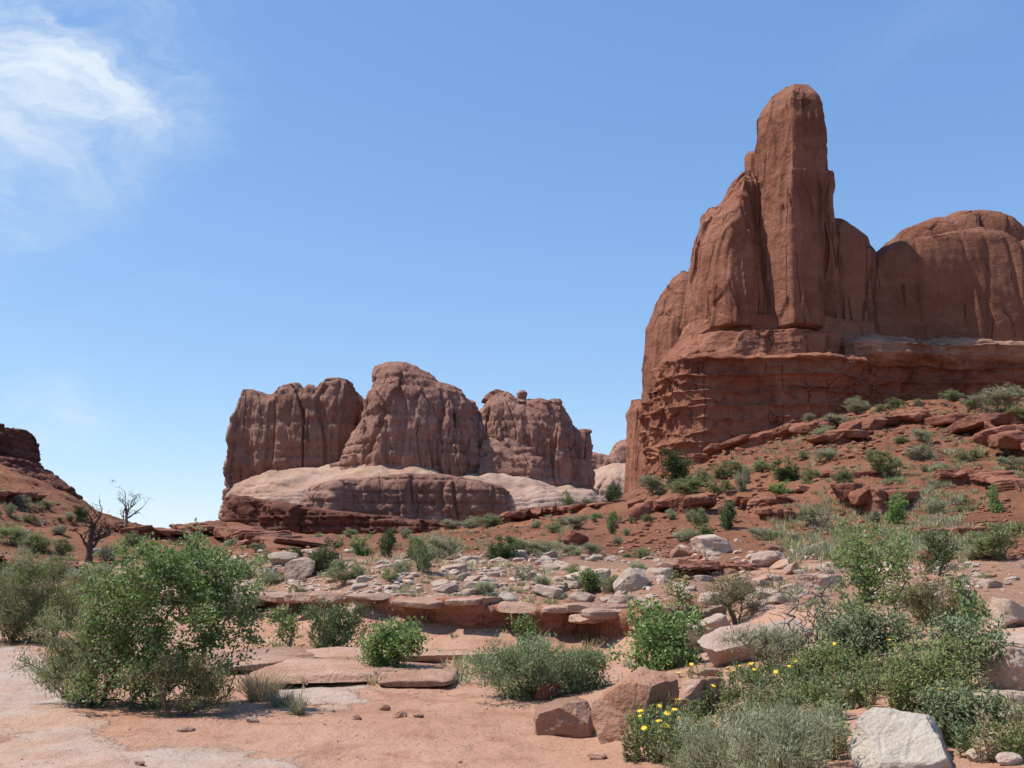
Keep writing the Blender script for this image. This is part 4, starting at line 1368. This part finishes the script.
def skeleton(r, Wd, H, D, n, stems=4, lobes=6, low=.12, top_r=.006, base_r=.03, bias=.5, step=.12, hmin=.12, jit=.05):
    """grow branches through a crown of uneven lobes; gives segments, twig tips and their directions"""
    lc = []
    for k in range(lobes):
        a = r.rand() * 6.283
        h = low + (1 - low) * (hmin + (.85 - hmin) * r.rand())
        rr_ = .25 + .2 * r.rand()
        k2 = math.sqrt(max(1 - (2 * h - 1) ** 2 * .8, .1)) * (1 - rr_) * r.rand() ** .5
        lc.append((math.cos(a) * k2 * Wd / 2, math.sin(a) * k2 * D / 2, h * H, rr_))
    T = []
    while len(T) < n:
        c = lc[r.randint(lobes)]
        d = r.normal(size=3)
        d /= np.linalg.norm(d)
        q = d * (r.rand() ** bias) * c[3]
        p = np.array([c[0] + q[0] * Wd, c[1] + q[1] * D, c[2] + q[2] * H])
        if low * H * .3 < p[2] < H * 1.02:
            T.append(p)
    T = np.array(T)
    T[:, 2] *= H / max(T[:, 2].max(), 1e-6)
    T[:, 0] *= Wd / 2 / np.percentile(np.abs(T[:, 0]), 97)
    nodes = []
    par = []
    for s in range(stems):
        a = r.rand() * 6.283
        p = np.array([math.cos(a), math.sin(a), 0]) * base_r * 1.5 * (stems > 1)
        nodes.append(p)
        par.append(-1)
        d = np.array([math.cos(a) * .45, math.sin(a) * .45, 1.0])
        for k in range(3):
            p = p + d * H * .1 + r.normal(size=3) * H * .02
            par.append(len(nodes) - 1)
            nodes.append(p)
    tips = []
    for p in T[np.argsort(np.linalg.norm(T, axis=1))]:
        N = np.array(nodes)
        dd = np.linalg.norm(N - p, axis=1) + np.maximum(N[:, 2] - p[2], 0) * 1.5
        j = int(np.argmin(dd))
        q0 = N[j]
        L = np.linalg.norm(p - q0)
        k = max(1, int(L / (step * H)))
        cur = j
        for i in range(1, k + 1):
            f = i / k
            w = q0 * (1 - f) + p * f + np.array([0, 0, .10 * L * math.sin(f * math.pi)]) + r.normal(size=3) * L * jit * (f < 1)
            par.append(cur)
            nodes.append(w)
            cur = len(nodes) - 1
        tips.append(cur)
    N = np.array(nodes)
    cnt = np.zeros(len(N))
    for tt in tips:
        c = tt
        while c >= 0:
            cnt[c] += 1
            c = par[c]
    mx = cnt.max()
    rad = top_r + (base_r - top_r) * (cnt / mx) ** .75
    segs = [(N[par[i]], N[i], max(rad[par[i]], rad[i]), rad[i]) for i in range(len(N)) if par[i] >= 0 and cnt[i] > 0]
    ax = np.array([N[tt] - N[par[tt]] for tt in tips])
    ax /= np.maximum(np.linalg.norm(ax, axis=1), 1e-6)[:, None]
    return segs, N[tips], ax


def foliage_pts(r, tips, ax, per, spread, length):
    k = np.repeat(np.arange(len(tips)), per)
    f = r.rand(len(k))[:, None]
    C = tips[k] - ax[k] * f * length + r.normal(size=(len(k), 3)) * spread
    C[:, 2] = np.maximum(C[:, 2], .01)
    return C, ax[k]


def one(name, parts):
    """one mesh out of several (V, F, material)"""
    Vs, Fs, mats, idx, tot = [], [], [], [], 0
    for V, Fc, mt in parts:
        Vs.append(V)
        if mt not in mats:
            mats.append(mt)
        Fs += (Fc + tot).tolist()
        idx += [mats.index(mt)] * len(Fc)
        tot += len(V)
    return mesh_obj(name, np.vstack(Vs), Fs, mats, midx=idx, smooth=False)


def shrub(name, seed, Wd, H, leaf, n=120, per=40, ll=.04, lw=.025, D=None, stems=4, lobes=6, spread=.05, length=.12, bark=None, base_r=.03, top_r=.004,
          up=.3, low=.02, hmin=.12, merged=False, use_axis=False, bias=.5, step=.12, jit=.05, loc=(0, 0, 0)):
    r = np.random.RandomState(seed)
    segs, tips, ax = skeleton(r, Wd, H, D or Wd, n, stems, lobes, low, top_r, base_r, bias, step, hmin, jit)
    BV, BF = tubes(segs, 4 if not merged else 3)
    bark = bark or BARK
    C, A_ = foliage_pts(r, tips, ax, per, spread, length)
    LV, LF = leaves(r, C, ll, lw, up, A_ if use_axis else None)
    if merged:
        return one(name, [(BV, BF, bark), (LV, LF, leaf)])
    root = empty(name, loc)
    mesh_obj('branches', BV, BF, bark, root)
    if per:
        mesh_obj('foliage', LV, LF, leaf, root, smooth=False)
    return root


def copy_tree(o):
    c = o.copy()
    COL.objects.link(c)
    for ch in list(o.children):
        d = ch.copy()
        COL.objects.link(d)
        d.parent = c
    return c


def spot(px, py):
    P = ground(px, py)
    while P is None:
        py += 2
        P = ground(px, py)
    return P, P[1] / F


SUNK = np.array([0, 0, -.03])


def hero(name, px, py, wpx, hpx, leaf, seed, label, cat='shrub', **k):
    P, s = spot(px, py)
    o = shrub(name, seed, wpx * s, hpx * s, leaf, **k)
    o.location = P + SUNK
    tag(o, label, cat)
    return o


# --- big plants in front
h = hero('leafy_shrub', 154, 708, 166, 172, LM['ash'], 1, 'largest shrub, glossy broad green leaves, on the sand at left', n=300, per=56, ll=.042, lw=.032, stems=7, lobes=17, spread=.06, length=.16, D=1.7, hmin=.1)
hero('feathery_shrub', 92, 708, 128, 112, LM['greygreen'], 2, 'feathery grey-green shrub in front of the lower left of the largest shrub', n=230, per=60, ll=.05, lw=.011, stems=9, lobes=10, spread=.05, length=.2, up=.6, use_axis=True, D=1.0, top_r=.003, hmin=.0)
hero('feathery_shrub', 176, 716, 96, 60, LM['olive'], 3, 'low olive twiggy shrub under the right side of the largest shrub', n=120, per=42, ll=.045, lw=.011, stems=8, lobes=7, spread=.04, length=.15, up=.6, use_axis=True, D=.7, top_r=.003, hmin=0)
hero('feathery_shrub', 8, 642, 130, 82, LM['greygreen'], 4, 'broad dull green bush at the left edge behind the pale slickrock', n=230, per=60, ll=.09, lw=.018, stems=9, lobes=8, spread=.09, length=.3, up=.5, use_axis=True, D=2.0)
hero('feathery_shrub', 62, 628, 60, 52, LM['olive'], 41, 'dull olive bush between the left edge bush and the largest shrub', n=90, per=50, ll=.09, lw=.018, stems=7, lobes=5, spread=.09, length=.3, up=.5, use_axis=True)
hero('sparse_shrub', 256, 607, 44, 42, LM['bright'], 5, 'sparse twiggy shrub with few leaves on the pale slab ledge', n=60, per=7, ll=.07, lw=.04, stems=3, lobes=5, spread=.06, base_r=.04)
hero('young_shrub', 284, 656, 27, 46, LM['bright'], 6, 'slim bright green sapling standing on the stepped slabs', n=50, per=22, ll=.05, lw=.03, stems=3, lobes=4, spread=.05)
hero('leafy_shrub', 334, 657, 68, 54, LM['juniper'], 7, 'dark green bushy shrub behind the stepped slabs', n=110, per=40, ll=.06, lw=.03, stems=6, lobes=6, spread=.07)
hero('leafy_shrub', 322, 650, 36, 46, LM['olive'], 71, 'olive shrub growing up behind the dark green bushy shrub', n=60, per=30, ll=.06, lw=.025, stems=4, lobes=4, spread=.07)
hero('leafy_shrub', 392, 672, 58, 46, LM['bright'], 8, 'bright green leafy bush right of the dark green bushy shrub', n=100, per=34, ll=.055, lw=.032, stems=5, lobes=6, spread=.06)
hero('twiggy_shrub', 368, 663, 26, 22, LM['sage'], 9, 'small round grey tuft between the dark and the bright bushes', n=70, per=26, ll=.04, lw=.008, stems=8, lobes=4, spread=.03, use_axis=True, up=.6)
hero('young_shrub', 526, 640, 23, 24, LM['bright'], 10, 'small leafy sapling against the face of the long ledge', n=34, per=18, ll=.06, lw=.035, stems=3, lobes=3, spread=.06)
hero('feathery_shrub', 512, 698, 104, 58, LM['blue'], 11, 'wide low grey-green bush on the right bank of the wash', n=230, per=52, ll=.045, lw=.014, stems=12, lobes=10, spread=.05, length=.15, up=.7, use_axis=True, D=1.2)
hero('feathery_shrub', 577, 692, 56, 40, LM['blue'], 12, 'smaller grey-green bush right of the wide low bush, before the pink boulders', n=110, per=46, ll=.045, lw=.014, stems=8, lobes=6, spread=.045, up=.7, use_axis=True)
hero('young_shrub', 548, 664, 30, 26, LM['olive'], 13, 'small olive shrub behind the wide low grey-green bush', n=40, per=30, ll=.05, lw=.02, stems=4, lobes=3, spread=.05)
hero('leafy_shrub', 664, 668, 76, 66, LM['bright'], 14, 'bright green leafy bush in front of the deeper undercut ledge', n=130, per=32, ll=.055, lw=.035, stems=7, lobes=8, spread=.06)
hero('leafy_shrub', 682, 650, 34, 76, LM['bright'], 15, 'tall narrow green shrub rising behind the bright bush and tilted slabs', n=70, per=30, ll=.055, lw=.035, stems=3, lobes=6, spread=.06)
hero('twiggy_shrub', 738, 622, 66, 52, LM['olive'], 16, 'olive shrub with a short dark trunk behind the pale tilted slab', n=120, per=36, ll=.05, lw=.016, stems=3, lobes=7, spread=.06, low=.3, base_r=.05)
hero('dead_shrub', 812, 662, 74, 100, LM['olive'], 17, 'bare purplish-grey twig shrub among the green plants at right', n=230, per=0, stems=12, lobes=9, bark=DEADW, base_r=.013, top_r=.0028, step=.25, jit=.015)
hero('tall_shrub', 874, 648, 86, 128, LM['bright'], 18, 'tallest light-leaved shrub at right with visible upright stems', n=150, per=26, ll=.042, lw=.028, stems=5, lobes=11, spread=.05, D=.9)
hero('leafy_shrub', 866, 668, 100, 66, LM['blue'], 19, 'blue-green dense bush at the foot of the tallest shrub', n=190, per=38, ll=.04, lw=.022, stems=9, lobes=9, spread=.045)
hero('twiggy_shrub', 937, 580, 48, 50, LM['juniper'], 20, 'dark twiggy bush behind the tallest shrub, right', n=90, per=26, ll=.07, lw=.03, stems=5, lobes=5, spread=.08)
hero('feathery_shrub', 944, 626, 76, 46, LM['olive'], 21, 'rounded dull olive bush right of the tallest shrub', n=150, per=50, ll=.06, lw=.012, stems=9, lobes=6, spread=.05, use_axis=True, up=.6)
hero('leafy_shrub', 962, 690, 70, 74, LM['blue'], 22, 'loose leafy bush beside the cracked pale rock', n=120, per=30, ll=.038, lw=.026, stems=6, lobes=8, spread=.045)
hero('young_shrub', 978, 676, 34, 96, LM['ash'], 23, 'thin upright shoots rising above the loose leafy bush', n=34, per=16, ll=.045, lw=.032, stems=4, lobes=6, spread=.04)
hero('leafy_shrub', 920, 706, 96, 66, LM['forb'], 24, 'mixed green bush behind the whitish boulder', n=190, per=36, ll=.035, lw=.016, stems=10, lobes=9, spread=.04)
hero('leafy_shrub', 972, 742, 74, 52, LM['blue'], 25, 'dark leafy bush right of the whitish boulder', n=150, per=34, ll=.032, lw=.018, stems=8, lobes=7, spread=.035)
hero('leafy_shrub', 830, 690, 66, 46, LM['forb'], 26, 'low green bush below the bare twig shrub', n=120, per=34, ll=.035, lw=.014, stems=8, lobes=6, spread=.04)
hero('feathery_shrub', 775, 668, 76, 40, LM['sage'], 27, 'pale grey-green bush right of the tilted slabs', n=150, per=40, ll=.04, lw=.009, stems=9, lobes=7, spread=.04, use_axis=True, up=.6)
hero('sagebrush', 770, 778, 118, 70, LM['sage'], 28, 'pale silvery sagebrush at the bottom edge, left of the whitish boulder', n=300, per=60, ll=.032, lw=.006, stems=12, lobes=10, spread=.025, length=.1, use_axis=True, up=.9, D=.75, top_r=.002, base_r=.012)
hero('sagebrush', 712, 776, 70, 56, LM['sage'], 281, 'smaller silvery sagebrush at the bottom edge, left of the pale one', n=170, per=56, ll=.032, lw=.006, stems=9, lobes=6, spread=.025, length=.1, use_axis=True, up=.9, top_r=.002, base_r=.012)

# dry grass, yucca, dead trees on the left
P, s = spot(262, 700)
gt = one('dry_grass', [(*blades(np.random.RandomState(4), 420, 46 * s, 36 * s, .008, .45, .5), LM['straw'])])
gt.location = P
tag(gt, 'dry straw coloured grass tuft right of the largest shrub', 'grass')
P, s = spot(282, 706)
gt = one('dry_grass', [(*blades(np.random.RandomState(5), 260, 32 * s, 20 * s, .008, .6, .5), LM['sage'])])
gt.location = P
tag(gt, 'low grey grass clump between the straw tuft and the spiky plant', 'grass')
P, s = spot(299, 714)
root = empty('spiky_plant', P)
tag(root, 'small grey spiky yucca with a dried pale flower stalk, by the mauve slab', 'plant')
mesh_obj('spikes', *blades(np.random.RandomState(6), 80, 22 * s, 22 * s, .014, .75, .1, 2, .35), LM['sage'], root, smooth=False)
stv, stf = tubes([((0, 0, 0), (.01, 0, 14 * s), .007, .006), ((.01, 0, 14 * s), (.04, 0, 30 * s), .006, .005)])
stk = mesh_obj('flower_stalk', stv, stf, plain_mat('dry_stalk', (.55, .45, .28), (.45, .35, .2)), root)
V, Fc = leaves(np.random.RandomState(8), np.array([[.04, 0, 30 * s]] * 14) + np.random.RandomState(2).normal(size=(14, 3)) * .015, .05, .03, .6)
mesh_obj('seed_head', V, Fc, LM['straw'], root, smooth=False)


def dead_tree(px, py, hpx, seed, label, mat, sprigs=0, lean=.1, limbs=7, thick=.2):
    P, s = spot(px, py)
    H = hpx * s
    r = np.random.RandomState(seed)
    trunk, br = [], []

    def grow(p, d, L, rad, depth, out):
        k = 5
        for i in range(k):
            d = d + r.normal(size=3) * (.14 + .1 * depth)
            d[2] += .06
            d /= np.linalg.norm(d)
            q = p + d * L / k
            r2 = rad * (1 - .13)
            out.append((p, q, rad, r2))
            if depth < 3 and i >= (1 if depth else 2) and r.rand() < (.85 if depth < 2 else .6):
                a = r.normal(size=3)
                a[2] = abs(a[2]) * .4
                nd = d * .55 + a * .6
                grow(q, nd / np.linalg.norm(nd), L * (.5 + .25 * r.rand()), r2 * .62, depth + 1, br)
            p, rad = q, r2
        tips_.append((p, d))
    tips_ = []
    grow(np.zeros(3), np.array([lean, 0, 1.0]), H * .85, thick * s * 8 / 2, 0, trunk)
    for i in range(limbs):
        a = -1 + 2 * i / max(limbs - 1, 1)
        p = trunk[min(2 + i % 3, 4)][0]
        nd = np.array([a * 1.2 + .5, r.normal() * .5, .55])
        grow(p, nd / np.linalg.norm(nd), H * (.45 + .25 * r.rand()), thick * s * 2, 1, br)
    root = empty('dead_tree', P + SUNK * 3)
    mesh_obj('trunk', *tubes(trunk, 7), mat, root)
    mesh_obj('branches', *tubes(br, 4), mat, root)
    if sprigs:
        tp = np.array([tips_[i][0] for i in r.randint(len(tips_), size=sprigs)])
        C = np.repeat(tp, 30, 0) + r.normal(size=(sprigs * 30, 3)) * H * .05
        mesh_obj('foliage', *leaves(r, C, H * .04, H * .02), LM['juniper'], root, smooth=False)
    tag(root, label, 'dead tree')
    return root


dead_tree(88, 562, 42, 12, 'dark dead juniper with a thick leaning trunk above the largest shrub', CHAR, 0, .16, 6, 1.0)
dead_tree(125, 533, 30, 5, 'thin half-dead juniper with bare branches on the skyline, right of the thick one', DEADW, 9, .12, 5, .5)

# --- forbs and yellow flowers in the right front
rf = np.random.RandomState(11)


def forb_geo(seed, H, Wd, nst, leaf, flowers, ll=.03, lw=.009):
    r = np.random.RandomState(seed)
    segs, C, ax, fl = [], [], [], []
    for k in range(nst):
        a, rad = r.rand() * 6.283, Wd * .3 * math.sqrt(r.rand())
        p = np.array([math.cos(a) * rad, math.sin(a) * rad, 0])
        d = np.array([math.cos(a) * .35 * r.rand(), math.sin(a) * .35 * r.rand(), 1]) + r.normal(size=3) * .1
        h = H * (.55 + .45 * r.rand())
        for i in range(4):
            d = d / np.linalg.norm(d)
            q = p + d * h / 4
            segs.append((p, q, .0035, .003))
            for j in range(9):
                C.append(p + (q - p) * r.rand())
                u = r.normal(size=3)
                u[2] = abs(u[2]) * .6
                ax.append(u)
            p = q
            d = d + r.normal(size=3) * .18
        if k < flowers:
            fl.append((p, d))
    return segs, np.array(C), np.array(ax), fl


def flower_geo(fl, R=.02):
    Vs, Fs, tot = [], [], 0
    for p, d in fl:
        d = np.array(d) + np.array([0, -.5, .4])
        d = d / np.linalg.norm(d)
        u = np.cross(d, [0, 0, 1.0])
        u /= np.linalg.norm(u)
        v = np.cross(d, u)
        ring = [p + d * .004]
        for k in range(16):
            a = 2 * math.pi * k / 16
            rr_ = R * (1.0 if k % 2 else .62)
            ring.append(p + (u * math.cos(a) + v * math.sin(a)) * rr_)
        Vs.append(np.array(ring))
        Fs += [[tot, tot + 1 + k, tot + 1 + (k + 1) % 16] for k in range(16)]
        tot += 17
    return np.vstack(Vs), np.array(Fs)


def flowering(px, py, wpx, hpx, nst, nfl, label, seed, R=.027):
    P, s = spot(px, py)
    segs, C, ax, fl = forb_geo(seed, hpx * s, wpx * s, nst, None, nfl)
    root = empty('flowering_plant', P + SUNK * .5)
    mesh_obj('stems', *tubes(segs, 3), STEMG, root)
    mesh_obj('foliage', *leaves(np.random.RandomState(seed), C, .034, .013, .2, ax), LM['forb'], root, smooth=False)
    for p, d in fl:
        V, Fc = flower_geo([(p * 0, d)], R)
        f = mesh_obj('flower', V, Fc, PETAL, root, smooth=False)
        f.location = p
    tag(root, label, 'flowering plant')


flowering(652, 760, 56, 62, 34, 9, 'yellow-flowered leafy plant at the foot of the biggest pink boulder', 51)
flowering(676, 738, 44, 46, 22, 4, 'yellow-flowered plant on the right side of the biggest pink boulder', 52)
flowering(742, 694, 60, 34, 30, 6, 'plant with a row of yellow blooms below the pale tilted slab', 53)
flowering(768, 690, 34, 34, 18, 3, 'plant with a few yellow blooms right of the row of blooms', 54)
flowering(838, 680, 30, 42, 14, 3, 'plant with a few yellow blooms under the bare twig shrub', 55)
flowering(532, 698, 26, 26, 16, 4, 'small yellow-flowered plant at the right end of the wide low bush', 56)
flowering(986, 740, 26, 26, 12, 2, 'plant with two yellow blooms near the right edge, above the small stones', 57)
flowering(905, 670, 26, 34, 12, 2, 'plant with pale yellow blooms at the foot of the tallest shrub', 58)
flowering(800, 700, 40, 48, 18, 4, 'plant with a few yellow blooms between the sagebrush and the bare twig shrub', 60)
flowering(700, 712, 44, 48, 20, 5, 'yellow-flowered plant between the broad low pink rock and the sagebrush', 61)
flowering(945, 724, 30, 48, 14, 3, 'plant with a few yellow blooms just behind the whitish boulder, on its right', 62)
flowering(720, 764, 40, 22, 16, 2, 'low plant with two yellow blooms at the bottom edge between the sagebrushes', 59)

# leafy forbs filling the bank between the shrubs: one ground cover
parts_s, fC, fA = [], [], []
bank = [(622, 760), (640, 730), (690, 700), (720, 685), (790, 672), (860, 664), (930, 664), (985, 700), (1024, 735), (1024, 765), (955, 762), (850, 760), (690, 770)]
made = 0
while made < 430:
    px, py = rf.uniform(610, 1030), rf.uniform(655, 775)
    if not in_poly(np.array([px]), np.array([py]), bank)[0]:
        continue
    if 845 < px < 965 and py > 712:
        continue
    P, s = spot(px, py)
    if fbm(P[None] / .6, 2)[0] < -.12:
        continue
    segs, C, ax, fl = forb_geo(1000 + made, rf.uniform(.12, .30), .16, rf.randint(3, 7), None, 0)
    parts_s += [(a + P, b + P, c, d) for a, b, c, d in segs]
    fC.append(C + P)
    fA.append(ax)
    made += 1
BV, BF = tubes(parts_s, 3)
pieces = [(BV, BF, STEMG)]
for k, mt in enumerate(('forb', 'blue', 'forb', 'olive', 'straw')):
    sel = range(k, len(fC), 5)
    pieces.append((*leaves(rf, np.vstack([fC[i] for i in sel]), .034, .011, .2, np.vstack([fA[i] for i in sel])), LM[mt]))
gc = one('ground_cover', pieces)
tag(gc, 'tangle of low green herbs covering the bank at the lower right', 'ground cover')
gc['kind'] = 'stuff'

# low dry grass and small herbs on the slopes and the bench: one ground cover
Vs, Fs, tot, idx = [], [], 0, []
for k in range(5600):
    if k < 2000:
        px, py = rf.uniform(-20, 1044), rf.uniform(440, 612)
    elif k < 5400:
        px, py = rf.uniform(560, 1044), rf.uniform(400, 560)
    else:
        px, py = rf.uniform(200, 660), rf.uniform(590, 690)
    P = ground(px, py)
    if P is None or P[1] > 200:
        continue
    if fbm(P[None] / (P[1] * .08) + 11, 2)[0] < rf.uniform(-.35, .35):
        continue
    H = rf.uniform(.15, .55) * (1 if P[1] > 30 else .45)
    V, Fc = blades(rf, 26, H * 2.2, H, .02 + P[1] * .0006, .5, .4, 2)
    Vs.append(V + P)
    Fs.append(Fc + tot)
    idx += [rf.choice(3, p=[.3, .35, .35])] * len(Fc)
    tot += len(V)
gc2 = mesh_obj('grass', np.vstack(Vs), np.vstack(Fs), [LM['straw'], LM['sage'], LM['greygreen']], smooth=False, midx=idx)
tag(gc2, 'thin dry grass and small herbs dotted over the slopes', 'grass')
gc2['kind'] = 'stuff'

# --- shrubs on the bench and the slopes: copies of a few kinds
KIND = {}


def kind(key, name, word, count, **k):
    KIND[key] = dict(objs=[shrub(name, 500 + 10 * len(KIND) + i, 1.0, 1.0, merged=False, **k) for i in range(count)], used=[False] * count, word=word)


kind('juniper', 'dark_bush', 'dark green bush', 3, leaf=LM['juniper'], n=90, per=40, ll=.075, lw=.035, spread=.055, lobes=7, base_r=.04, top_r=.006, low=.05)
kind('green', 'green_bush', 'leafy green bush', 3, leaf=LM['bright'], n=80, per=30, ll=.075, lw=.045, spread=.06, lobes=6, base_r=.03, top_r=.005, low=.05)
kind('sage', 'sagebrush', 'grey-green bush', 3, leaf=LM['sage'], n=110, per=34, ll=.085, lw=.022, spread=.05, lobes=6, base_r=.03, top_r=.005, use_axis=True, up=.7, low=.05)
kind('olive', 'olive_bush', 'dull olive bush', 3, leaf=LM['greygreen'], n=110, per=34, ll=.085, lw=.024, spread=.05, lobes=6, base_r=.03, top_r=.005, use_axis=True, up=.6, low=.05)
kind('grey', 'twiggy_bush', 'grey twiggy bush', 2, leaf=LM['sage'], n=150, per=5, ll=.06, lw=.02, spread=.05, lobes=6, base_r=.03, top_r=.007, bark=DEADW, use_axis=True, up=.7, low=.05)

ZON = {}
rp = random.Random(8)


def put(key, px, py, w, h, zone):
    K = KIND[key]
    i = rp.randrange(len(K['objs']))
    if not K['used'][i]:
        K['used'][i] = True
        o = K['objs'][i]
    else:
        o = copy_tree(K['objs'][i])
    P, s = spot(px, py)
    o.location = P + np.array([0, 0, -.04 * h * s])
    o.scale = (w * s, w * s * rp.uniform(.8, 1.1), h * s)
    o.rotation_euler = (0, 0, rp.uniform(0, 6.28))
    o['category'] = 'bush'
    o['kind'] = 'thing'
    ZON.setdefault((K['word'], zone), []).append((px, o))


B1 = 'in rubble behind the pale slab ledge'
B2 = 'on the bench above the long ledge'
B3 = 'on the red mid-valley slope'
R1_ = 'in the rubble under the right slope'
R2 = 'on the lower right talus slope'
R3 = 'on the upper right talus below the wall'
R4 = 'below the spire of the tall butte'
L1 = 'on the left hill'
L2 = 'at the foot of the left hill'
F1 = 'below the far butte'
for a in (('juniper', 324, 570, 34, 30, B1), ('olive', 345, 584, 34, 22, B1), ('green', 360, 556, 22, 22, B1), ('olive', 298, 614, 18, 30, B1), ('sage', 270, 585, 20, 13, B1),
          ('juniper', 384, 557, 26, 28, B1), ('green', 240, 580, 46, 22, B1), ('sage', 400, 574, 22, 14, B1), ('olive', 390, 582, 16, 12, B1), ('sage', 232, 614, 60, 18, B1),
          ('olive', 420, 572, 32, 34, B2), ('sage', 445, 560, 36, 24, B3), ('grey', 437, 558, 26, 30, B3), ('juniper', 500, 560, 36, 24, B3), ('sage', 538, 556, 48, 16, B3), ('olive', 516, 558, 20, 20, B3),
          ('green', 590, 592, 32, 22, B2), ('olive', 612, 592, 28, 16, B2), ('green', 572, 578, 18, 14, B2), ('grey', 526, 580, 30, 18, B2), ('sage', 488, 596, 26, 14, B2), ('sage', 545, 588, 24, 12, B2),
          ('sage', 594, 556, 20, 13, B3), ('olive', 554, 532, 16, 9, B3), ('sage', 578, 528, 26, 13, B3), ('green', 613, 534, 16, 22, B3), ('sage', 616, 546, 14, 9, B3), ('olive', 640, 558, 18, 10, B3),
          ('green', 566, 510, 12, 22, B3), ('juniper', 610, 502, 22, 17, B3), ('sage', 590, 506, 18, 8, B3), ('sage', 536, 528, 12, 8, B3), ('olive', 596, 522, 12, 9, B3), ('olive', 648, 522, 16, 8, B3),
          ('sage', 640, 575, 24, 13, R1_), ('juniper', 725, 530, 26, 28, R2), ('grey', 824, 532, 34, 30, R2), ('olive', 812, 528, 26, 22, R2), ('green', 900, 524, 26, 32, R2), ('sage', 936, 514, 22, 16, R2),
          ('green', 993, 513, 22, 28, R2), ('olive', 1000, 558, 60, 34, R2), ('green', 708, 536, 16, 12, R2), ('sage', 684, 542, 28, 13, R2), ('sage', 672, 520, 14, 11, R2), ('sage', 690, 522, 14, 12, R2),
          ('sage', 796, 543, 14, 10, R2), ('green', 790, 548, 12, 8, R2), ('olive', 900, 552, 20, 12, R2), ('sage', 760, 540, 22, 12, R2), ('sage', 975, 560, 22, 14, R2), ('olive', 860, 552, 16, 12, R2),
          ('juniper', 682, 484, 36, 34, R4), ('blue' if False else 'sage', 656, 495, 26, 20, R4), ('olive', 690, 494, 40, 18, R4), ('sage', 742, 492, 18, 24, R4), ('olive', 730, 478, 44, 15, R4), ('juniper', 789, 480, 30, 20, R4),
          ('green', 778, 494, 26, 12, R4), ('olive', 845, 484, 22, 16, R4), ('sage', 824, 462, 26, 14, R4), ('olive', 760, 472, 20, 12, R4), ('sage', 648, 488, 16, 12, R4), ('sage', 822, 438, 26, 12, R4), ('sage', 840, 428, 28, 14, R4),
          ('olive', 882, 476, 42, 24, R3), ('sage', 918, 460, 26, 16, R3), ('sage', 924, 443, 18, 13, R3), ('sage', 858, 414, 28, 18, R3), ('olive', 896, 409, 20, 12, R3), ('olive', 951, 401, 20, 12, R3), ('sage', 1002, 412, 40, 26, R3),
          ('sage', 975, 410, 26, 14, R3), ('olive', 1018, 420, 26, 15, R3), ('sage', 807, 420, 14, 9, R3), ('olive', 970, 462, 22, 11, R3), ('sage', 1010, 470, 24, 14, R3), ('sage', 940, 474, 20, 10, R3), ('olive', 900, 444, 16, 8, R3),
          ('sage', 22, 508, 14, 12, L1), ('sage', 9, 516, 13, 13, L1), ('sage', 48, 508, 14, 8, L1), ('juniper', 83, 522, 16, 16, L1), ('sage', 70, 520, 12, 8, L1), ('olive', 30, 524, 16, 9, L1), ('sage', 58, 534, 18, 9, L1),
          ('olive', 12, 546, 34, 20, L2), ('olive', 34, 552, 34, 20, L2), ('olive', 56, 580, 34, 22, L2), ('sage', 20, 590, 44, 26, L2), ('olive', 62, 556, 20, 16, L2), ('sage', 88, 592, 40, 28, L2), ('olive', 130, 546, 24, 14, L2), ('sage', 105, 560, 22, 16, L2),
          ('sage', 230, 548, 12, 10, F1), ('sage', 258, 552, 14, 9, F1), ('olive', 205, 556, 14, 10, F1), ('sage', 285, 545, 14, 10, F1), ('olive', 268, 562, 16, 11, F1), ('sage', 320, 541, 12, 8, F1), ('sage', 470, 524, 26, 11, F1), ('olive', 490, 523, 24, 13, F1),
          ('sage', 452, 526, 20, 9, F1), ('olive', 350, 538, 14, 9, F1), ('sage', 405, 538, 16, 10, F1), ('juniper', 298, 558, 14, 11, F1), ('olive', 220, 566, 20, 12, F1), ('sage', 190, 560, 18, 10, F1)):
    put(*a)
    if a[5] in (R2, R3, R4, B3, L1, F1) and rp.random() < .6:      # growth gathers in clumps
        put(rp.choice(('sage', 'olive', 'grey', 'olive')), a[1] + rp.choice((-1, 1)) * a[3] * rp.uniform(.5, 1.1), a[2] + rp.uniform(-3, 3), a[3] * rp.uniform(.35, .8), a[4] * rp.uniform(.35, .8), a[5])
NUM = ['first', 'second', 'third', 'fourth', 'fifth', 'sixth', 'seventh', 'eighth', 'ninth', 'tenth', 'eleventh', 'twelfth', 'thirteenth', 'fourteenth', 'fifteenth', 'sixteenth', 'seventeenth', 'eighteenth', 'nineteenth', 'twentieth']
for (word, zone), lst in ZON.items():
    lst.sort(key=lambda e: e[0])
    n = len(lst)
    for i, (px, o) in enumerate(lst):
        if n == 1:
            o['label'] = f'only {word} {zone}'
        elif i == 0:
            o['label'] = f'leftmost {word} {zone}'
        elif i == n - 1:
            o['label'] = f'rightmost {word} {zone}'
        else:
            o['label'] = f'{NUM[i]} {word} from the left {zone}'
        o['group'] = f'bushes {zone}'
for K in KIND.values():
    for o, u in zip(K['objs'], K['used']):
        if not u:
            for c in list(o.children):
                bpy.data.objects.remove(c)
            bpy.data.objects.remove(o)
